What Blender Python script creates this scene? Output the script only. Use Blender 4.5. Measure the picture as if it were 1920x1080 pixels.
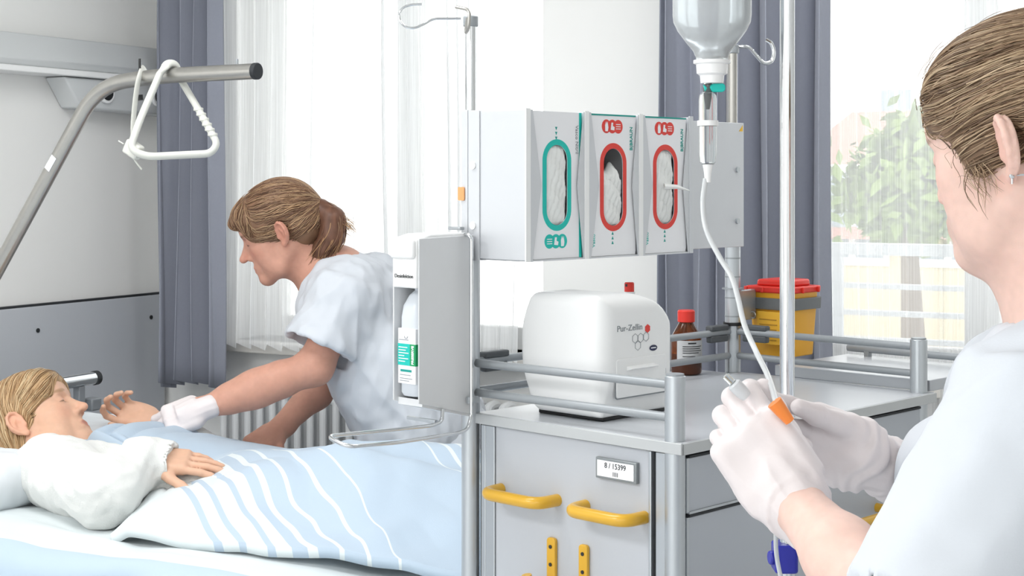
import bpy, bmesh, math, random
import numpy as np
from mathutils import Vector, Matrix, Euler
for _o in list(bpy.data.objects): bpy.data.objects.remove(_o)
SC = bpy.context.scene
COL = SC.collection
random.seed(7); RNG = np.random.default_rng(11)
# ------------------------------------------------------------------ camera, sky, light, exposure
F = 2850.0; CZ = 1.45
cam_d = bpy.data.cameras.new('camera'); cam = bpy.data.objects.new('camera', cam_d); COL.objects.link(cam)
cam.location = (0, 0, CZ); cam.rotation_euler = (math.pi/2, 0, 0)
cam_d.sensor_width = 36.0; cam_d.lens = 36.0*F/1920.0; cam_d.shift_y = -200.0/1920.0
cam_d.clip_start = 0.05; cam_d.clip_end = 300
SC.camera = cam
world = bpy.data.worlds.new('overcast_sky'); SC.world = world; world.use_nodes = True
wn = world.node_tree; wn.nodes.clear()
wo = wn.nodes.new('ShaderNodeOutputWorld'); wb = wn.nodes.new('ShaderNodeBackground')
wb.inputs['Color'].default_value = (1.0, 0.998, 0.99, 1); wb.inputs['Strength'].default_value = 2.6
wn.links.new(wb.outputs[0], wo.inputs[0])
vs = SC.view_settings; vs.view_transform = 'Standard'; vs.look = 'None'; vs.gamma = 1.0; vs.use_curve_mapping = False
vs.exposure = 0.2
try:
    SC.cycles.use_denoising = True; SC.cycles.max_bounces = 8; SC.cycles.transparent_max_bounces = 16
    SC.cycles.caustics_reflective = False; SC.cycles.caustics_refractive = False
    SC.cycles.sample_clamp_indirect = 6.0
except Exception: pass
# ------------------------------------------------------------------ helpers
def P(px, py, d): return Vector(((px-960)*d/F, d, CZ-(py-340)*d/F))
def C(h):
    h = h.lstrip('#'); v = [int(h[i:i+2], 16)/255 for i in (0, 2, 4)]
    return tuple((c/12.92 if c <= .04045 else ((c+.055)/1.055)**2.4) for c in v)
MATS = {}
def mat(name, col, rough=.5, metal=0., var=.03, scale=30., bump=0., bscale=200., trans=0., ior=1.45, coat=0., spec=.5, stretch=None, sss=0., aniso=0., attr=None, sheen=0.):
    if name in MATS: return MATS[name]
    m = bpy.data.materials.new(name); m.use_nodes = True; nt = m.node_tree; n = nt.nodes; L = nt.links
    b = n['Principled BSDF']
    if isinstance(col, str): col = C(col)
    tc = n.new('ShaderNodeTexCoord'); mp = n.new('ShaderNodeMapping')
    if stretch: mp.inputs['Scale'].default_value = stretch
    L.new(tc.outputs['Object'], mp.inputs['Vector'])
    nz = n.new('ShaderNodeTexNoise'); nz.inputs['Scale'].default_value = scale; nz.inputs['Detail'].default_value = 4
    L.new(mp.outputs[0], nz.inputs['Vector'])
    mr = n.new('ShaderNodeMapRange'); mr.inputs['To Min'].default_value = 1-var; mr.inputs['To Max'].default_value = 1+var
    L.new(nz.outputs['Fac'], mr.inputs['Value'])
    mx = n.new('ShaderNodeMix'); mx.data_type = 'RGBA'; mx.blend_type = 'MULTIPLY'; mx.inputs['Factor'].default_value = 1
    if attr:
        at = n.new('ShaderNodeAttribute'); at.attribute_name = attr; L.new(at.outputs['Color'], mx.inputs['A'])
    else: mx.inputs['A'].default_value = (*col, 1)
    L.new(mr.outputs[0], mx.inputs['B']); L.new(mx.outputs['Result'], b.inputs['Base Color'])
    b.inputs['Roughness'].default_value = rough; b.inputs['Metallic'].default_value = metal
    b.inputs['IOR'].default_value = ior; b.inputs['Transmission Weight'].default_value = trans
    b.inputs['Coat Weight'].default_value = coat; b.inputs['Specular IOR Level'].default_value = spec
    if sheen: b.inputs['Sheen Weight'].default_value = sheen
    if sss:
        b.inputs['Subsurface Weight'].default_value = sss; b.inputs['Subsurface Radius'].default_value = (.012, .004, .002)
        b.inputs['Subsurface Scale'].default_value = 1.0
    if bump:
        n2 = n.new('ShaderNodeTexNoise'); n2.inputs['Scale'].default_value = bscale; n2.inputs['Detail'].default_value = 3
        L.new(mp.outputs[0], n2.inputs['Vector'])
        bp = n.new('ShaderNodeBump'); bp.inputs['Strength'].default_value = bump; bp.inputs['Distance'].default_value = .002
        L.new(n2.outputs['Fac'], bp.inputs['Height']); L.new(bp.outputs[0], b.inputs['Normal'])
    MATS[name] = m; return m
def new_mesh(name, v, f, smooth=True, angle=35):
    me = bpy.data.meshes.new(name); me.from_pydata([tuple(p) for p in v], [], f); me.update()
    if smooth:
        me.polygons.foreach_set('use_smooth', [True]*len(me.polygons))
        if angle and angle < 180: me.set_sharp_from_angle(angle=math.radians(angle))
    return me
def np_mesh(name, v, q):
    me = bpy.data.meshes.new(name); nv, nq = len(v), len(q)
    me.vertices.add(nv); me.vertices.foreach_set('co', np.asarray(v, np.float32).ravel())
    me.loops.add(nq*4); me.loops.foreach_set('vertex_index', np.asarray(q, np.int32).ravel())
    me.polygons.add(nq); me.polygons.foreach_set('loop_start', np.arange(0, nq*4, 4, dtype=np.int32))
    me.polygons.foreach_set('loop_total', np.full(nq, 4, np.int32)); me.update(); me.validate()
    me.polygons.foreach_set('use_smooth', np.ones(len(me.polygons), bool)); return me
def obj(name, me, m=None, parent=None, M=None):
    o = bpy.data.objects.new(name, me); COL.objects.link(o)
    for x in (m if isinstance(m, (list, tuple)) else [m]):
        if x is not None and me is not None: me.materials.append(x)
    if parent is not None: o.parent = parent
    if M is not None: o.matrix_basis = M
    return o
def tag(o, label=None, cat=None, group=None, kind=None):
    if label: o['label'] = label
    if cat: o['category'] = cat
    if group: o['group'] = group
    if kind: o['kind'] = kind
    return o
def thing(name, label, cat, M, group=None):
    o = bpy.data.objects.new(name, None); COL.objects.link(o); o.matrix_basis = M; o.empty_display_size = .05
    return tag(o, label, cat, group)
def copy_tree(o, parent=None):
    c = o.copy(); COL.objects.link(c); c.parent = parent
    for ch in [x for x in COL.objects if x.parent == o]: copy_tree(ch, c)
    return c
def frame(p0, p1):
    z = (Vector(p1)-Vector(p0)); l = z.length; z = z/l if l > 1e-9 else Vector((0, 0, 1))
    a = Vector((0, 0, 1)) if abs(z.z) < .9 else Vector((1, 0, 0))
    x = a.cross(z).normalized(); y = z.cross(x); return x, y, z, l
def fillet(path, r, n=6):
    path = [Vector(p) for p in path]; out = [path[0]]
    for i in range(1, len(path)-1):
        a, b, c = path[i-1], path[i], path[i+1]
        u = (a-b); w = (c-b); rr = min(r, u.length*.49, w.length*.49); u.normalize(); w.normalize()
        p, q = b+u*rr, b+w*rr
        for k in range(n+1):
            t = k/n; out.append(p*(1-t)**2+b*2*t*(1-t)+q*t*t)
    out.append(path[-1]); return out
class MB:
    def __init__(s, o=(0, 0, 0)): s.v = []; s.f = []; s.o = Vector(o)
    def add(s, vs, fs, M=None):
        k = len(s.v)
        for p in vs:
            p = Vector(p); s.v.append((M @ p) if M is not None else p)
        s.f += [tuple(i+k for i in f) for f in fs]; return s
    def box(s, lo, hi, M=None):
        (a, b, c), (d, e, f) = lo, hi
        return s.add([(a,b,c),(d,b,c),(d,e,c),(a,e,c),(a,b,f),(d,b,f),(d,e,f),(a,e,f)],
                     [(3,2,1,0),(4,5,6,7),(0,1,5,4),(1,2,6,5),(2,3,7,6),(3,0,4,7)], M)
    def cyl(s, p0, p1, r, n=20, r1=None, M=None):
        x, y, z, l = frame(p0, p1); r1 = r if r1 is None else r1; p0 = Vector(p0); p1 = Vector(p1); vs = []
        for p, q in ((p0, r), (p1, r1)):
            for i in range(n): a = 2*math.pi*i/n; vs.append(p+x*q*math.cos(a)+y*q*math.sin(a))
        fs = [(i, (i+1) % n, n+(i+1) % n, n+i) for i in range(n)]+[tuple(range(n-1, -1, -1)), tuple(range(n, 2*n))]
        return s.add(vs, fs, M)
    def tube(s, path, r, n=12, closed=False, M=None, rad=None, sq=None):
        path = [Vector(p) for p in path]; N = len(path); vs = []; fs = []; px = None
        for i, p in enumerate(path):
            if closed: t = path[(i+1) % N]-path[i-1]
            else: t = path[min(i+1, N-1)]-path[max(i-1, 0)]
            t.normalize()
            if px is None:
                a = Vector((0, 0, 1)) if abs(t.z) < .9 else Vector((1, 0, 0)); px = a.cross(t).normalized()
            else: px = (px-t*px.dot(t)).normalized()
            py = t.cross(px); rr = rad[i] if rad else r
            for k in range(n):
                a = 2*math.pi*k/n; c1, s1 = math.cos(a), math.sin(a)
                if sq: c1 *= sq[0]; s1 *= sq[1]
                vs.append(p+px*rr*c1+py*rr*s1)
        for i in range(N if closed else N-1):
            j = (i+1) % N
            for k in range(n): fs.append((i*n+k, i*n+(k+1) % n, j*n+(k+1) % n, j*n+k))
        if not closed: fs += [tuple(range(n-1, -1, -1)), tuple(range((N-1)*n, N*n))]
        return s.add(vs, fs, M)
    def lathe(s, prof, c=(0, 0, 0), n=28, M=None):
        vs = []; fs = []; c = Vector(c)
        for r, z in prof:
            for k in range(n): a = 2*math.pi*k/n; vs.append(c+Vector((r*math.cos(a), r*math.sin(a), z)))
        for i in range(len(prof)-1):
            for k in range(n): fs.append((i*n+k, i*n+(k+1) % n, (i+1)*n+(k+1) % n, (i+1)*n+k))
        if prof[0][0] > 1e-6: fs.append(tuple(range(n-1, -1, -1)))
        if prof[-1][0] > 1e-6: fs.append(tuple(range((len(prof)-1)*n, len(prof)*n)))
        return s.add(vs, fs, M)
    def prism(s, poly, M, depth):
        n = len(poly); vs = [(x, y, 0) for x, y in poly]+[(x, y, depth) for x, y in poly]
        return s.add(vs, [(i, (i+1) % n, n+(i+1) % n, n+i) for i in range(n)]+[tuple(range(n-1, -1, -1)), tuple(range(n, 2*n))], M)
    def ring(s, outer, inner, M, depth):
        n = len(outer); vs = [(*p, 0) for p in outer]+[(*p, 0) for p in inner]+[(*p, depth) for p in outer]+[(*p, depth) for p in inner]; fs = []
        for i in range(n):
            j = (i+1) % n
            fs += [(i, n+i, n+j, j), (2*n+i, 2*n+j, 3*n+j, 3*n+i), (i, j, 2*n+j, 2*n+i), (n+i, 3*n+i, 3*n+j, n+j)]
        return s.add(vs, fs, M)
    def grid(s, rows, M=None):
        nr, nc = len(rows), len(rows[0]); vs = [p for r in rows for p in r]
        return s.add(vs, [(i*nc+j, i*nc+j+1, (i+1)*nc+j+1, (i+1)*nc+j) for i in range(nr-1) for j in range(nc-1)], M)
    def build(s, name, m, parent=None, M=None, smooth=True, angle=35, bev=0., seg=2, solid=0.):
        me = new_mesh(name, [p-s.o for p in s.v], s.f, smooth, angle)
        o = obj(name, me, m, parent, M)
        if solid:
            md = o.modifiers.new('thickness', 'SOLIDIFY'); md.thickness = solid; md.offset = 0
        if bev:
            md = o.modifiers.new('bevel', 'BEVEL'); md.width = bev; md.segments = seg; md.limit_method = 'ANGLE'; md.angle_limit = math.radians(40)
            md.harden_normals = False
        return o
def T3(x, y, z): return Matrix.Translation((x, y, z))
def basis(o, x, y, z):
    M = Matrix.Identity(4)
    for i, a in enumerate((x, y, z)):
        for j in range(3): M[j][i] = a[j]
    for j in range(3): M[j][3] = o[j]
    return M
def front(x, y, z): return basis((x, y, z), (1, 0, 0), (0, 0, 1), (0, -1, 0))     # faces -y
def side(x, y, z): return basis((x, y, z), (0, 1, 0), (0, 0, 1), (1, 0, 0))       # faces +x
def text(name, s, size, M, m, parent, align='CENTER', thick=.0003, bold=0., squash=1.):
    cu = bpy.data.curves.new(name, 'FONT'); cu.body = s; cu.size = size; cu.align_x = align; cu.align_y = 'CENTER'; cu.extrude = thick; cu.offset = bold
    cu.resolution_u = 4
    o = bpy.data.objects.new(name, cu); COL.objects.link(o); dg = bpy.context.evaluated_depsgraph_get()
    me = bpy.data.meshes.new_from_object(o.evaluated_get(dg)); bpy.data.objects.remove(o); bpy.data.curves.remove(cu)
    me.name = name
    return obj(name, me, m, parent, M @ Matrix.Diagonal((squash, 1, 1, 1)))
def stadium(w, h, n=24, cx=0, cy=0):
    r = w/2; out = []
    for i in range(n+1): a = math.pi*i/n; out.append((cx+r*math.cos(a), cy+h/2-r+r*math.sin(a)))
    for i in range(n+1): a = math.pi+math.pi*i/n; out.append((cx+r*math.cos(a), cy-h/2+r+r*math.sin(a)))
    return out
def circle(r, n=20, cx=0, cy=0): return [(cx+r*math.cos(2*math.pi*i/n), cy+r*math.sin(2*math.pi*i/n)) for i in range(n)]
def rrect(w, h, r, n=5, cx=0, cy=0):
    out = []
    for sx, sy, a0 in ((1, 1, 0), (-1, 1, 90), (-1, -1, 180), (1, -1, 270)):
        for k in range(n+1): a = math.radians(a0+90*k/n); out.append((cx+sx*(w/2-r)+r*math.cos(a), cy+sy*(h/2-r)+r*math.sin(a)))
    return out
# ------------------------------------------------------------------ materials
M_wall = mat('white_wall_paint', '#f6f6f4', .75, var=.012, scale=6, bump=.05, bscale=400)
M_ceil = mat('ceiling_paint', '#f4f4f2', .8, var=.01)
M_floor = mat('grey_linoleum', '#c9ccd0', .35, var=.05, scale=14)
M_bumper = mat('grey_laminate', '#c4c8ce', .3, var=.03, scale=3)
M_darkgap = mat('dark_rubber_and_gap_shade', '#2b2e31', .6)  # dark caps, rings and screws; also stands for shade in slits and gaps
M_black = mat('black_plastic', '#1c1d1f', .35)
M_alu = mat('brushed_aluminium', '#c3c8cc', .34, .75, var=.03, scale=60, stretch=(1, 1, .03))
M_chrome = mat('chrome', '#dcdee0', .09, 1., var=.01)
M_steel = mat('brushed_steel', '#b5b3ae', .3, .9, var=.05, scale=80)
M_railgrey = mat('grey_powder_coat', '#9fa4a8', .4, .25, var=.02)
M_top = mat('grey_worktop', '#c2c6cb', .28, var=.02, scale=9)
M_edge = mat('worktop_edging', '#c5c8c9', .4, .3, var=.02)
M_panel = mat('cabinet_panel', '#bcc0c6', .45, var=.02, scale=4)
M_drawer = mat('drawer_front', '#babfc6', .42, var=.02, scale=4)
M_yellow = mat('yellow_plastic', '#dcab33', .28, var=.03, coat=.2)
M_white = mat('white_plastic', '#f3f4f4', .3, var=.008, coat=.15)
M_greypl = mat('grey_plastic', '#dfe1e3', .4, var=.015)
M_rack = mat('rack_sheet_metal', '#d3d6da', .4, .25, var=.015)
M_red = mat('red_plastic', '#e1372c', .35, var=.02)
M_redink = mat('red_print', '#e2453d', .5)
M_teal = mat('teal_print', '#18c0b4', .5)
M_tealdk = mat('dark_teal_print', '#1f9a90', .5)
M_paper = mat('white_card', '#f3f4f7', .6, var=.01)
M_grey_ink = mat('grey_print', '#8d9296', .6)
M_black_ink = mat('black_print', '#2a2b2d', .6)
M_card = mat('grey_board', '#77706a', .8)
M_glove = mat('glove_tissue', '#eef0ee', .6, var=.02, bump=.3, bscale=60)
M_blue = mat('blue_plastic', '#2b2f9e', .35)
M_orange = mat('orange_plastic', '#f28a3c', .35)
# ------------------------------------------------------------------ the room
TH = math.radians(28); cT, sT = math.cos(TH), math.sin(TH)
CORNER = Vector((-1.208, 5.3, 0))
# room frame: x along the window wall (to the right), y outwards through the window wall
RM = basis(CORNER, (cT, -sT, 0), (sT, cT, 0), (0, 0, 1))
H = 2.75
def struct(name, mb, m, **k):
    o = mb.build(name, m, None, RM, **k); o['kind'] = 'structure'; return o
struct('floor', MB().box((0, -6.2, -.05), (5.2, .0, 0)), M_floor, smooth=False)
struct('ceiling', MB().box((0, -6.2, H), (5.2, 0, H+.05)), M_ceil, smooth=False)
struct('wall_left', MB().box((-.12, -6.2, 0), (0, .3, H)), M_wall, smooth=False)
struct('wall_right', MB().box((5.2, -6.2, 0), (5.32, .3, H)), M_wall, smooth=False)
struct('wall_back', MB().box((-.12, -6.32, 0), (.5, -6.2, H)).box((3.3, -6.32, 0), (5.32, -6.2, H)).box((.5, -6.32, 0), (3.3, -6.2, .45)).box((.5, -6.32, 2.5), (3.3, -6.2, H)), M_wall, smooth=False)  # opening left for the added fill window
W1 = (.31, 1.475); W2 = (2.02, 3.45); SILL = .915; WT = 2.42; WD = .30
wb_ = MB()
xs = [0, W1[0], W1[1], W2[0], W2[1], 5.2]
for i in range(5):
    a, b = xs[i], xs[i+1]
    if i in (1, 3): wb_.box((a, 0, 0), (b, WD, SILL)).box((a, 0, WT), (b, WD, H))
    else: wb_.box((a, 0, 0), (b, WD, H))
struct('wall_window', wb_, M_wall, smooth=False)
M_frame = mat('white_window_frame', '#eff0f0', .35)
M_glass = bpy.data.materials.new('window_glass'); M_glass.use_nodes = True
_n = M_glass.node_tree.nodes; _l = M_glass.node_tree.links; _n.clear()
_o = _n.new('ShaderNodeOutputMaterial'); _m = _n.new('ShaderNodeMixShader'); _t = _n.new('ShaderNodeBsdfTransparent'); _g = _n.new('ShaderNodeBsdfGlossy')
_g.inputs['Roughness'].default_value = .02; _fr = _n.new('ShaderNodeFresnel'); _fr.inputs['IOR'].default_value = 1.2; _t.inputs['Color'].default_value = (.98, .99, .985, 1)
_l.new(_fr.outputs[0], _m.inputs[0]); _l.new(_t.outputs[0], _m.inputs[1]); _l.new(_g.outputs[0], _m.inputs[2]); _l.new(_m.outputs[0], _o.inputs[0])
for wi, (a, b) in enumerate((W1, W2), 1):
    w = bpy.data.objects.new('window_%d' % wi, None); COL.objects.link(w); w.matrix_basis = RM @ T3(a, 0, SILL); w['kind'] = 'structure'
    wd, hh = b-a, WT-SILL; fy = .17
    f = MB()
    for (x0, x1, z0, z1) in ((0, .06, 0, hh), (wd-.06, wd, 0, hh), (.06, wd-.06, 0, .07), (.06, wd-.06, hh-.06, hh)):
        f.box((x0, fy, z0), (x1, fy+.06, z1))
    f.build('window_frame', M_frame, w, bev=.004)
    MB().box((wd/2-.045, fy-.005, .07), (wd/2+.045, fy+.055, hh-.06)).build('mullion', M_frame, w, bev=.004)
    for x0, x1 in ((.06, wd/2-.045), (wd/2+.045, wd-.06)):
        MB().box((x0, fy+.025, .07), (x1, fy+.031, hh-.06)).build('pane', M_glass, w, smooth=False)
    MB().box((-.04, -.07, -.035), (wd+.04, fy, .0)).build('sill', mat('stone_sill', '#dcd9d3', .45, var=.06, scale=40), w, bev=.004)
w = bpy.data.objects.new('window_3', None); COL.objects.link(w); w.matrix_basis = RM @ T3(.5, -6.26, .45); w['kind'] = 'structure'  # unseen window added behind the viewer for frontal fill light
for k in range(4): MB().box((k*.913-.0, -.03, 0), (k*.913+.06, .03, 2.05)).build('window_frame', M_frame, w, bev=.004)
for z in (0, 1.99): MB().box((.06, -.03, z), (2.74, .03, z+.06)).build('window_frame', M_frame, w, bev=.004)
for k in range(3): MB().box((k*.913+.06, -.003, .06), (k*.913+.913, .003, 1.99)).build('pane', M_glass, w, smooth=False)
# protective wall panel along the bed-head wall
t = MB().box((.0, -4.4, .12), (.022, -.03, 1.06)).build('trim_1', M_bumper, None, RM, smooth=False, bev=.002); t['kind'] = 'structure'
MB().box((0, -4.4, 1.06), (.016, -.03, 1.067)).build('slit_shade', M_darkgap, t, smooth=False)  # dark strip stands for the shaded slit behind the panel
for yy in (-.10, -.62): MB().cyl((.022, yy, .985), (.025, yy, .985), .007, 12).build('screw', M_darkgap, t)
t = MB().box((0, -4.5, 0), (.014, -.01, .1)).build('baseboard_left', mat('baseboard_paint', '#9aa0a8', .5), None, RM, bev=.002); t['kind'] = 'structure'
t = MB().box((.015, -.014, 0), (5.1, 0, .1)).build('baseboard_window', MATS['baseboard_paint'], None, RM, bev=.002); t['kind'] = 'structure'
# unseen ceiling luminaires, added to brighten the room from above and behind
def added_luminaire(x, y, label, power):
    r = thing('added_ceiling_light', label, 'added ceiling lamp', RM @ T3(x, y, H), 'added unseen ceiling lights')
    MB().box((-.62, -.32, -.06), (.62, .32, 0)).build('housing', M_white, r, bev=.006)
    e = bpy.data.materials.get('added_lamp_diffuser')
    if not e:
        e = bpy.data.materials.new('added_lamp_diffuser'); e.use_nodes = True
        p = e.node_tree.nodes['Principled BSDF']; p.inputs['Emission Color'].default_value = (1, 1, 1, 1); p.inputs['Emission Strength'].default_value = 1.5
    MB().box((-.6, -.3, -.066), (.6, .3, -.06)).build('diffuser', e, r, smooth=False)
    L = bpy.data.lights.new('added_ceiling_fill', 'AREA'); L.shape = 'RECTANGLE'; L.size = 1.2; L.size_y = .6; L.energy = power; L.color = (1, .995, .99)
    lo = bpy.data.objects.new('added_fill_light', L); COL.objects.link(lo); lo.parent = r; lo.location = (0, 0, -.075)
added_luminaire(1.55, -2.1, 'added unseen ceiling light panel above the patient bed', 16)
added_luminaire(2.7, -1.0, 'added unseen ceiling light panel above the treatment trolley', 6)
added_luminaire(1.0, -4.2, 'added unseen ceiling light panel near the back wall, beyond the bed head', 40)
added_luminaire(4.1, -5.3, 'added unseen ceiling light panel near the back wall, on the right', 20)
# bed-head supply rail on the left wall
M_rail = mat('supply_rail_enamel', '#d6d9da', .35, .1, var=.01)
r = thing('bedhead_supply_rail', 'pale grey supply rail with light strip on the bed-head wall', 'wall rail', RM @ T3(0, -.02, 1.78))
MB().add([(0,-3.2,.02),(.09,-3.2,.02),(.10,-3.2,.04),(.075,-3.2,.12),(0,-3.2,.12),(0,0,.02),(.09,0,.02),(.10,0,.04),(.075,0,.12),(0,0,.12)],
         [(0,1,2,3,4),(9,8,7,6,5),(0,5,6,1),(1,6,7,2),(2,7,8,3),(3,8,9,4),(4,9,5,0)]).build('channel', M_rail, r, bev=.003)
MB().box((.0, -3.2, 0), (.104, -.22, .02)).build('light_strip', M_white, r, bev=.003)
MB().prism([(-.55, 0), (-.02, 0), (-.02, -.105), (-.48, -.095)], basis((0, 0, -.002), (0, 1, 0), (0, 0, 1), (1, 0, 0)), .085).build('socket_pod', M_rail, r, bev=.006)
for yy in (-.37, -.12):
    s = MB().cyl((.085, yy, -.045), (.097, yy, -.045), .033, 24).build('socket', M_white, r, bev=.002)
    MB().cyl((.095, yy, -.045), (.099, yy, -.045), .024, 20).build('socket_face', M_black, s)
# ------------------------------------------------------------------ curtains
def sheer_mat(name, tr, col=(.93, .94, .95)):
    m = bpy.data.materials.new(name); m.use_nodes = True; nt = m.node_tree; n = nt.nodes; L = nt.links; n.clear()
    o = n.new('ShaderNodeOutputMaterial'); a = n.new('ShaderNodeMixShader'); b = n.new('ShaderNodeMixShader')
    d = n.new('ShaderNodeBsdfDiffuse'); tl = n.new('ShaderNodeBsdfTranslucent'); tp = n.new('ShaderNodeBsdfTransparent')
    d.inputs['Color'].default_value = (*col, 1); tl.inputs['Color'].default_value = (*col, 1)
    a.inputs[0].default_value = .62; L.new(d.outputs[0], a.inputs[1]); L.new(tl.outputs[0], a.inputs[2])
    tc = n.new('ShaderNodeTexCoord'); wv = n.new('ShaderNodeTexNoise'); mp = n.new('ShaderNodeMapping'); mp.inputs['Scale'].default_value = (60, 60, .6)
    L.new(tc.outputs['Object'], mp.inputs[0]); L.new(mp.outputs[0], wv.inputs['Vector'])
    mr = n.new('ShaderNodeMapRange'); mr.inputs['From Min'].default_value = .3; mr.inputs['From Max'].default_value = .7
    mr.inputs['To Min'].default_value = 1-tr-.08; mr.inputs['To Max'].default_value = 1-tr+.08
    L.new(wv.outputs['Fac'], mr.inputs['Value']); L.new(mr.outputs[0], b.inputs[0])
    L.new(tp.outputs[0], b.inputs[1]); L.new(a.outputs[0], b.inputs[2]); L.new(b.outputs[0], o.inputs[0]); return m
def curtain(name, label, cat, x0, x1, y0, z0, z1, folds, amp, m, n=260, seed=1, solid=.0, group=None, hem=.0, sharp=1.):
    rg = random.Random(seed); ph = 0; rows = []; xs_ = []
    w = [rg.uniform(.6, 1.5) for _ in range(folds)]; tot = sum(w); cum = [0]
    for q in w: cum.append(cum[-1]+q/tot)
    ampk = [rg.uniform(.65, 1.15)*amp for _ in range(folds)]
    NZ = 26
    for iz in range(NZ+1):
        z = z1+(z0-z1)*iz/NZ; row = []; tz = iz/NZ
        for i in range(n+1):
            u = i/n; k = min(folds-1, max(j for j in range(folds) if cum[j] <= u+1e-9)); lu = (u-cum[k])/(cum[k+1]-cum[k])
            sn = math.sin(2*math.pi*lu); sn = math.copysign(abs(sn)**sharp, sn)
            yy = y0 + ampk[k]*sn*(.75+.35*tz) + .006*math.sin(9*u+3*tz+seed)
            xx = x0+(x1-x0)*u + .35*ampk[k]*math.sin(4*math.pi*lu)*(.4+.6*tz)*.5 + .01*math.sin(5*tz+7*u+seed)*tz
            zz = z - (hem*math.sin(3.1*u+seed)*tz**6 if hem else 0) - (.012*sn*tz**8)
            row.append((xx-x0, yy-y0, zz-z0))
        rows.append(row)
    o = MB().grid(rows).build(name, m, None, RM @ T3(x0, y0, z0), angle=180, solid=solid)
    return tag(o, label, cat, group)
M_curt = mat('slate_curtain_fabric', '#9599a6', .85, var=.04, scale=120, bump=.15, bscale=900, sheen=.2)
curtain('curtain', 'slate grey curtain hanging in the corner beside the bed-head wall', 'curtain', .118, .39, -.17, .765, H-.03, 4, .055, M_curt, seed=3, solid=.003, hem=.02, group='slate curtains')
curtain('curtain', 'slate grey curtain behind the glove box rack, left drop', 'curtain', 1.93, 2.13, -.18, .30, H-.03, 3, .05, M_curt, seed=8, solid=.003, group='slate curtains')
curtain('curtain', 'slate grey curtain behind the chrome drip stand, right drop', 'curtain', 2.135, 2.415, -.17, .30, H-.03, 4, .05, M_curt, seed=21, solid=.003, group='slate curtains')
M_sh1 = sheer_mat('sheer_voile', .30); M_sh2 = sheer_mat('thin_sheer_voile', .44)
curtain('sheer_curtain', 'bright white sheer curtain covering the window behind the leaning nurse', 'curtain', .32, 1.46, -.115, .908, H-.02, 22, .022, M_sh1, n=400, seed=5, group='sheer curtains')
curtain('sheer_curtain', 'thin white sheer curtain across the right-hand window with garden view', 'curtain', 2.37, 3.42, -.08, .42, H-.02, 15, .024, M_sh2, n=360, seed=9, group='sheer curtains')
# ------------------------------------------------------------------ radiator
r = thing('radiator', 'white column radiator below the window behind the leaning nurse', 'radiator', RM @ T3(.34, -.07, .0))
M_rad = mat('radiator_enamel', '#eceeef', .35, var=.01)
sec = MB()
for yy in (-.035, .0, .035):
    sec.tube(fillet([(0, yy, .14), (0, yy, .75)], .01), .0125, 10)
sec.tube(fillet([(0, -.035, .745), (0, -.033, .765), (0, 0, .772), (0, .033, .765), (0, .035, .745)], .01, 3), .0145, 10)
sec.tube(fillet([(0, -.035, .15), (0, 0, .13), (0, .035, .15)], .01, 3), .0145, 10)
s0 = sec.build('section', M_rad, r)
for k in range(1, 22):
    c = s0.copy(); COL.objects.link(c); c.parent = r; c.location = (k*.05, 0, 0)
for z in (.16, .74): MB().cyl((-.02, 0, z), (1.07, 0, z), .012, 10).build('header_pipe', M_rad, r)
for x in (.1, .95): MB().box((x-.012, -.02, 0), (x+.012, .02, .135)).build('foot', M_rad, r, bev=.002)
# ------------------------------------------------------------------ outside the windows
M_ext = mat('pale_render', '#e6e4de', .8, var=.04, scale=3)
M_leaf = mat('leaves', '#748a40', .6, var=.25, scale=2)
M_leaf2 = mat('yellowing_leaves', '#a89c4c', .6, var=.25, scale=2)
M_bark = mat('bark', '#6d5c4c', .8)
g = MB().box((-12, .3, -3.2), (26, 60, -3.1)).build('ground_outside', mat('courtyard_paving', '#cfd0cc', .8, var=.06), None, RM, smooth=False); g['kind'] = 'structure'
# balcony with balustrade in front of the right window
b = thing('balcony', 'pale balcony slab with horizontal balustrade outside the right-hand window', 'balcony', RM @ T3(1.9, .32, .62))
MB().box((0, 0, -.15), (4.2, 1.25, 0)).build('slab', M_ext, b, bev=.01)
M_bal = mat('balustrade_grey', '#b9bdc3', .5, .1)
for z, hh in ((.60, .045), (.45, .02), (.35, .02), (.25, .02), (.15, .02)):
    MB().box((0, 1.18, z-hh), (4.2, 1.22, z)).build('rail', M_bal, b, bev=.003)
for x in (.05, .75, 1.45, 2.15, 2.85, 3.55, 4.15): MB().box((x-.02, 1.185, 0), (x+.02, 1.215, .56)).build('post', M_bal, b, bev=.003)
def building(name, label, x, y, w, d, h, z0, cols, rows, m, roofm):
    r = thing(name, label, 'building', RM @ T3(x, y, z0))
    MB().box((0, 0, 0), (w, d, h)).build('wall', m, r, smooth=False)
    MB().add([(-.3, -.3, h), (w+.3, -.3, h), (w+.3, d+.3, h), (-.3, d+.3, h), (w*.2, d/2, h+2.0), (w*.8, d/2, h+2.0)],
             [(0, 1, 5, 4), (1, 2, 5), (2, 3, 4, 5), (3, 0, 4), (3, 2, 1, 0)]).build('roof', roofm, r, smooth=False)
    for i in range(cols):
        for j in range(rows):
            cx = (i+.5)*w/cols; cz = .6+j*2.7
            f = MB().box((cx-.55, -.05, cz), (cx+.55, .02, cz+1.5)).build('window', M_frame, r, smooth=False)
            for s in (-1, 1): MB().box((cx+s*.26-.2, -.07, cz+.12), (cx+s*.26+.2, -.04, cz+1.38)).build('pane', mat('far_glass', '#8f9aa3', .2), f, smooth=False)
M_roof = mat('faded_roof_tiles', '#b98f84', .8, var=.08)
building('house', 'cream house with windows seen low through the right-hand sheer curtain', -4.7, 18.3, 7, 5, 3.7, -3.1, 5, 2, mat('cream_render', '#cfc3a6', .8), M_roof)
_q = RM.inverted() @ P(1830, 340, 46)
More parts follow.
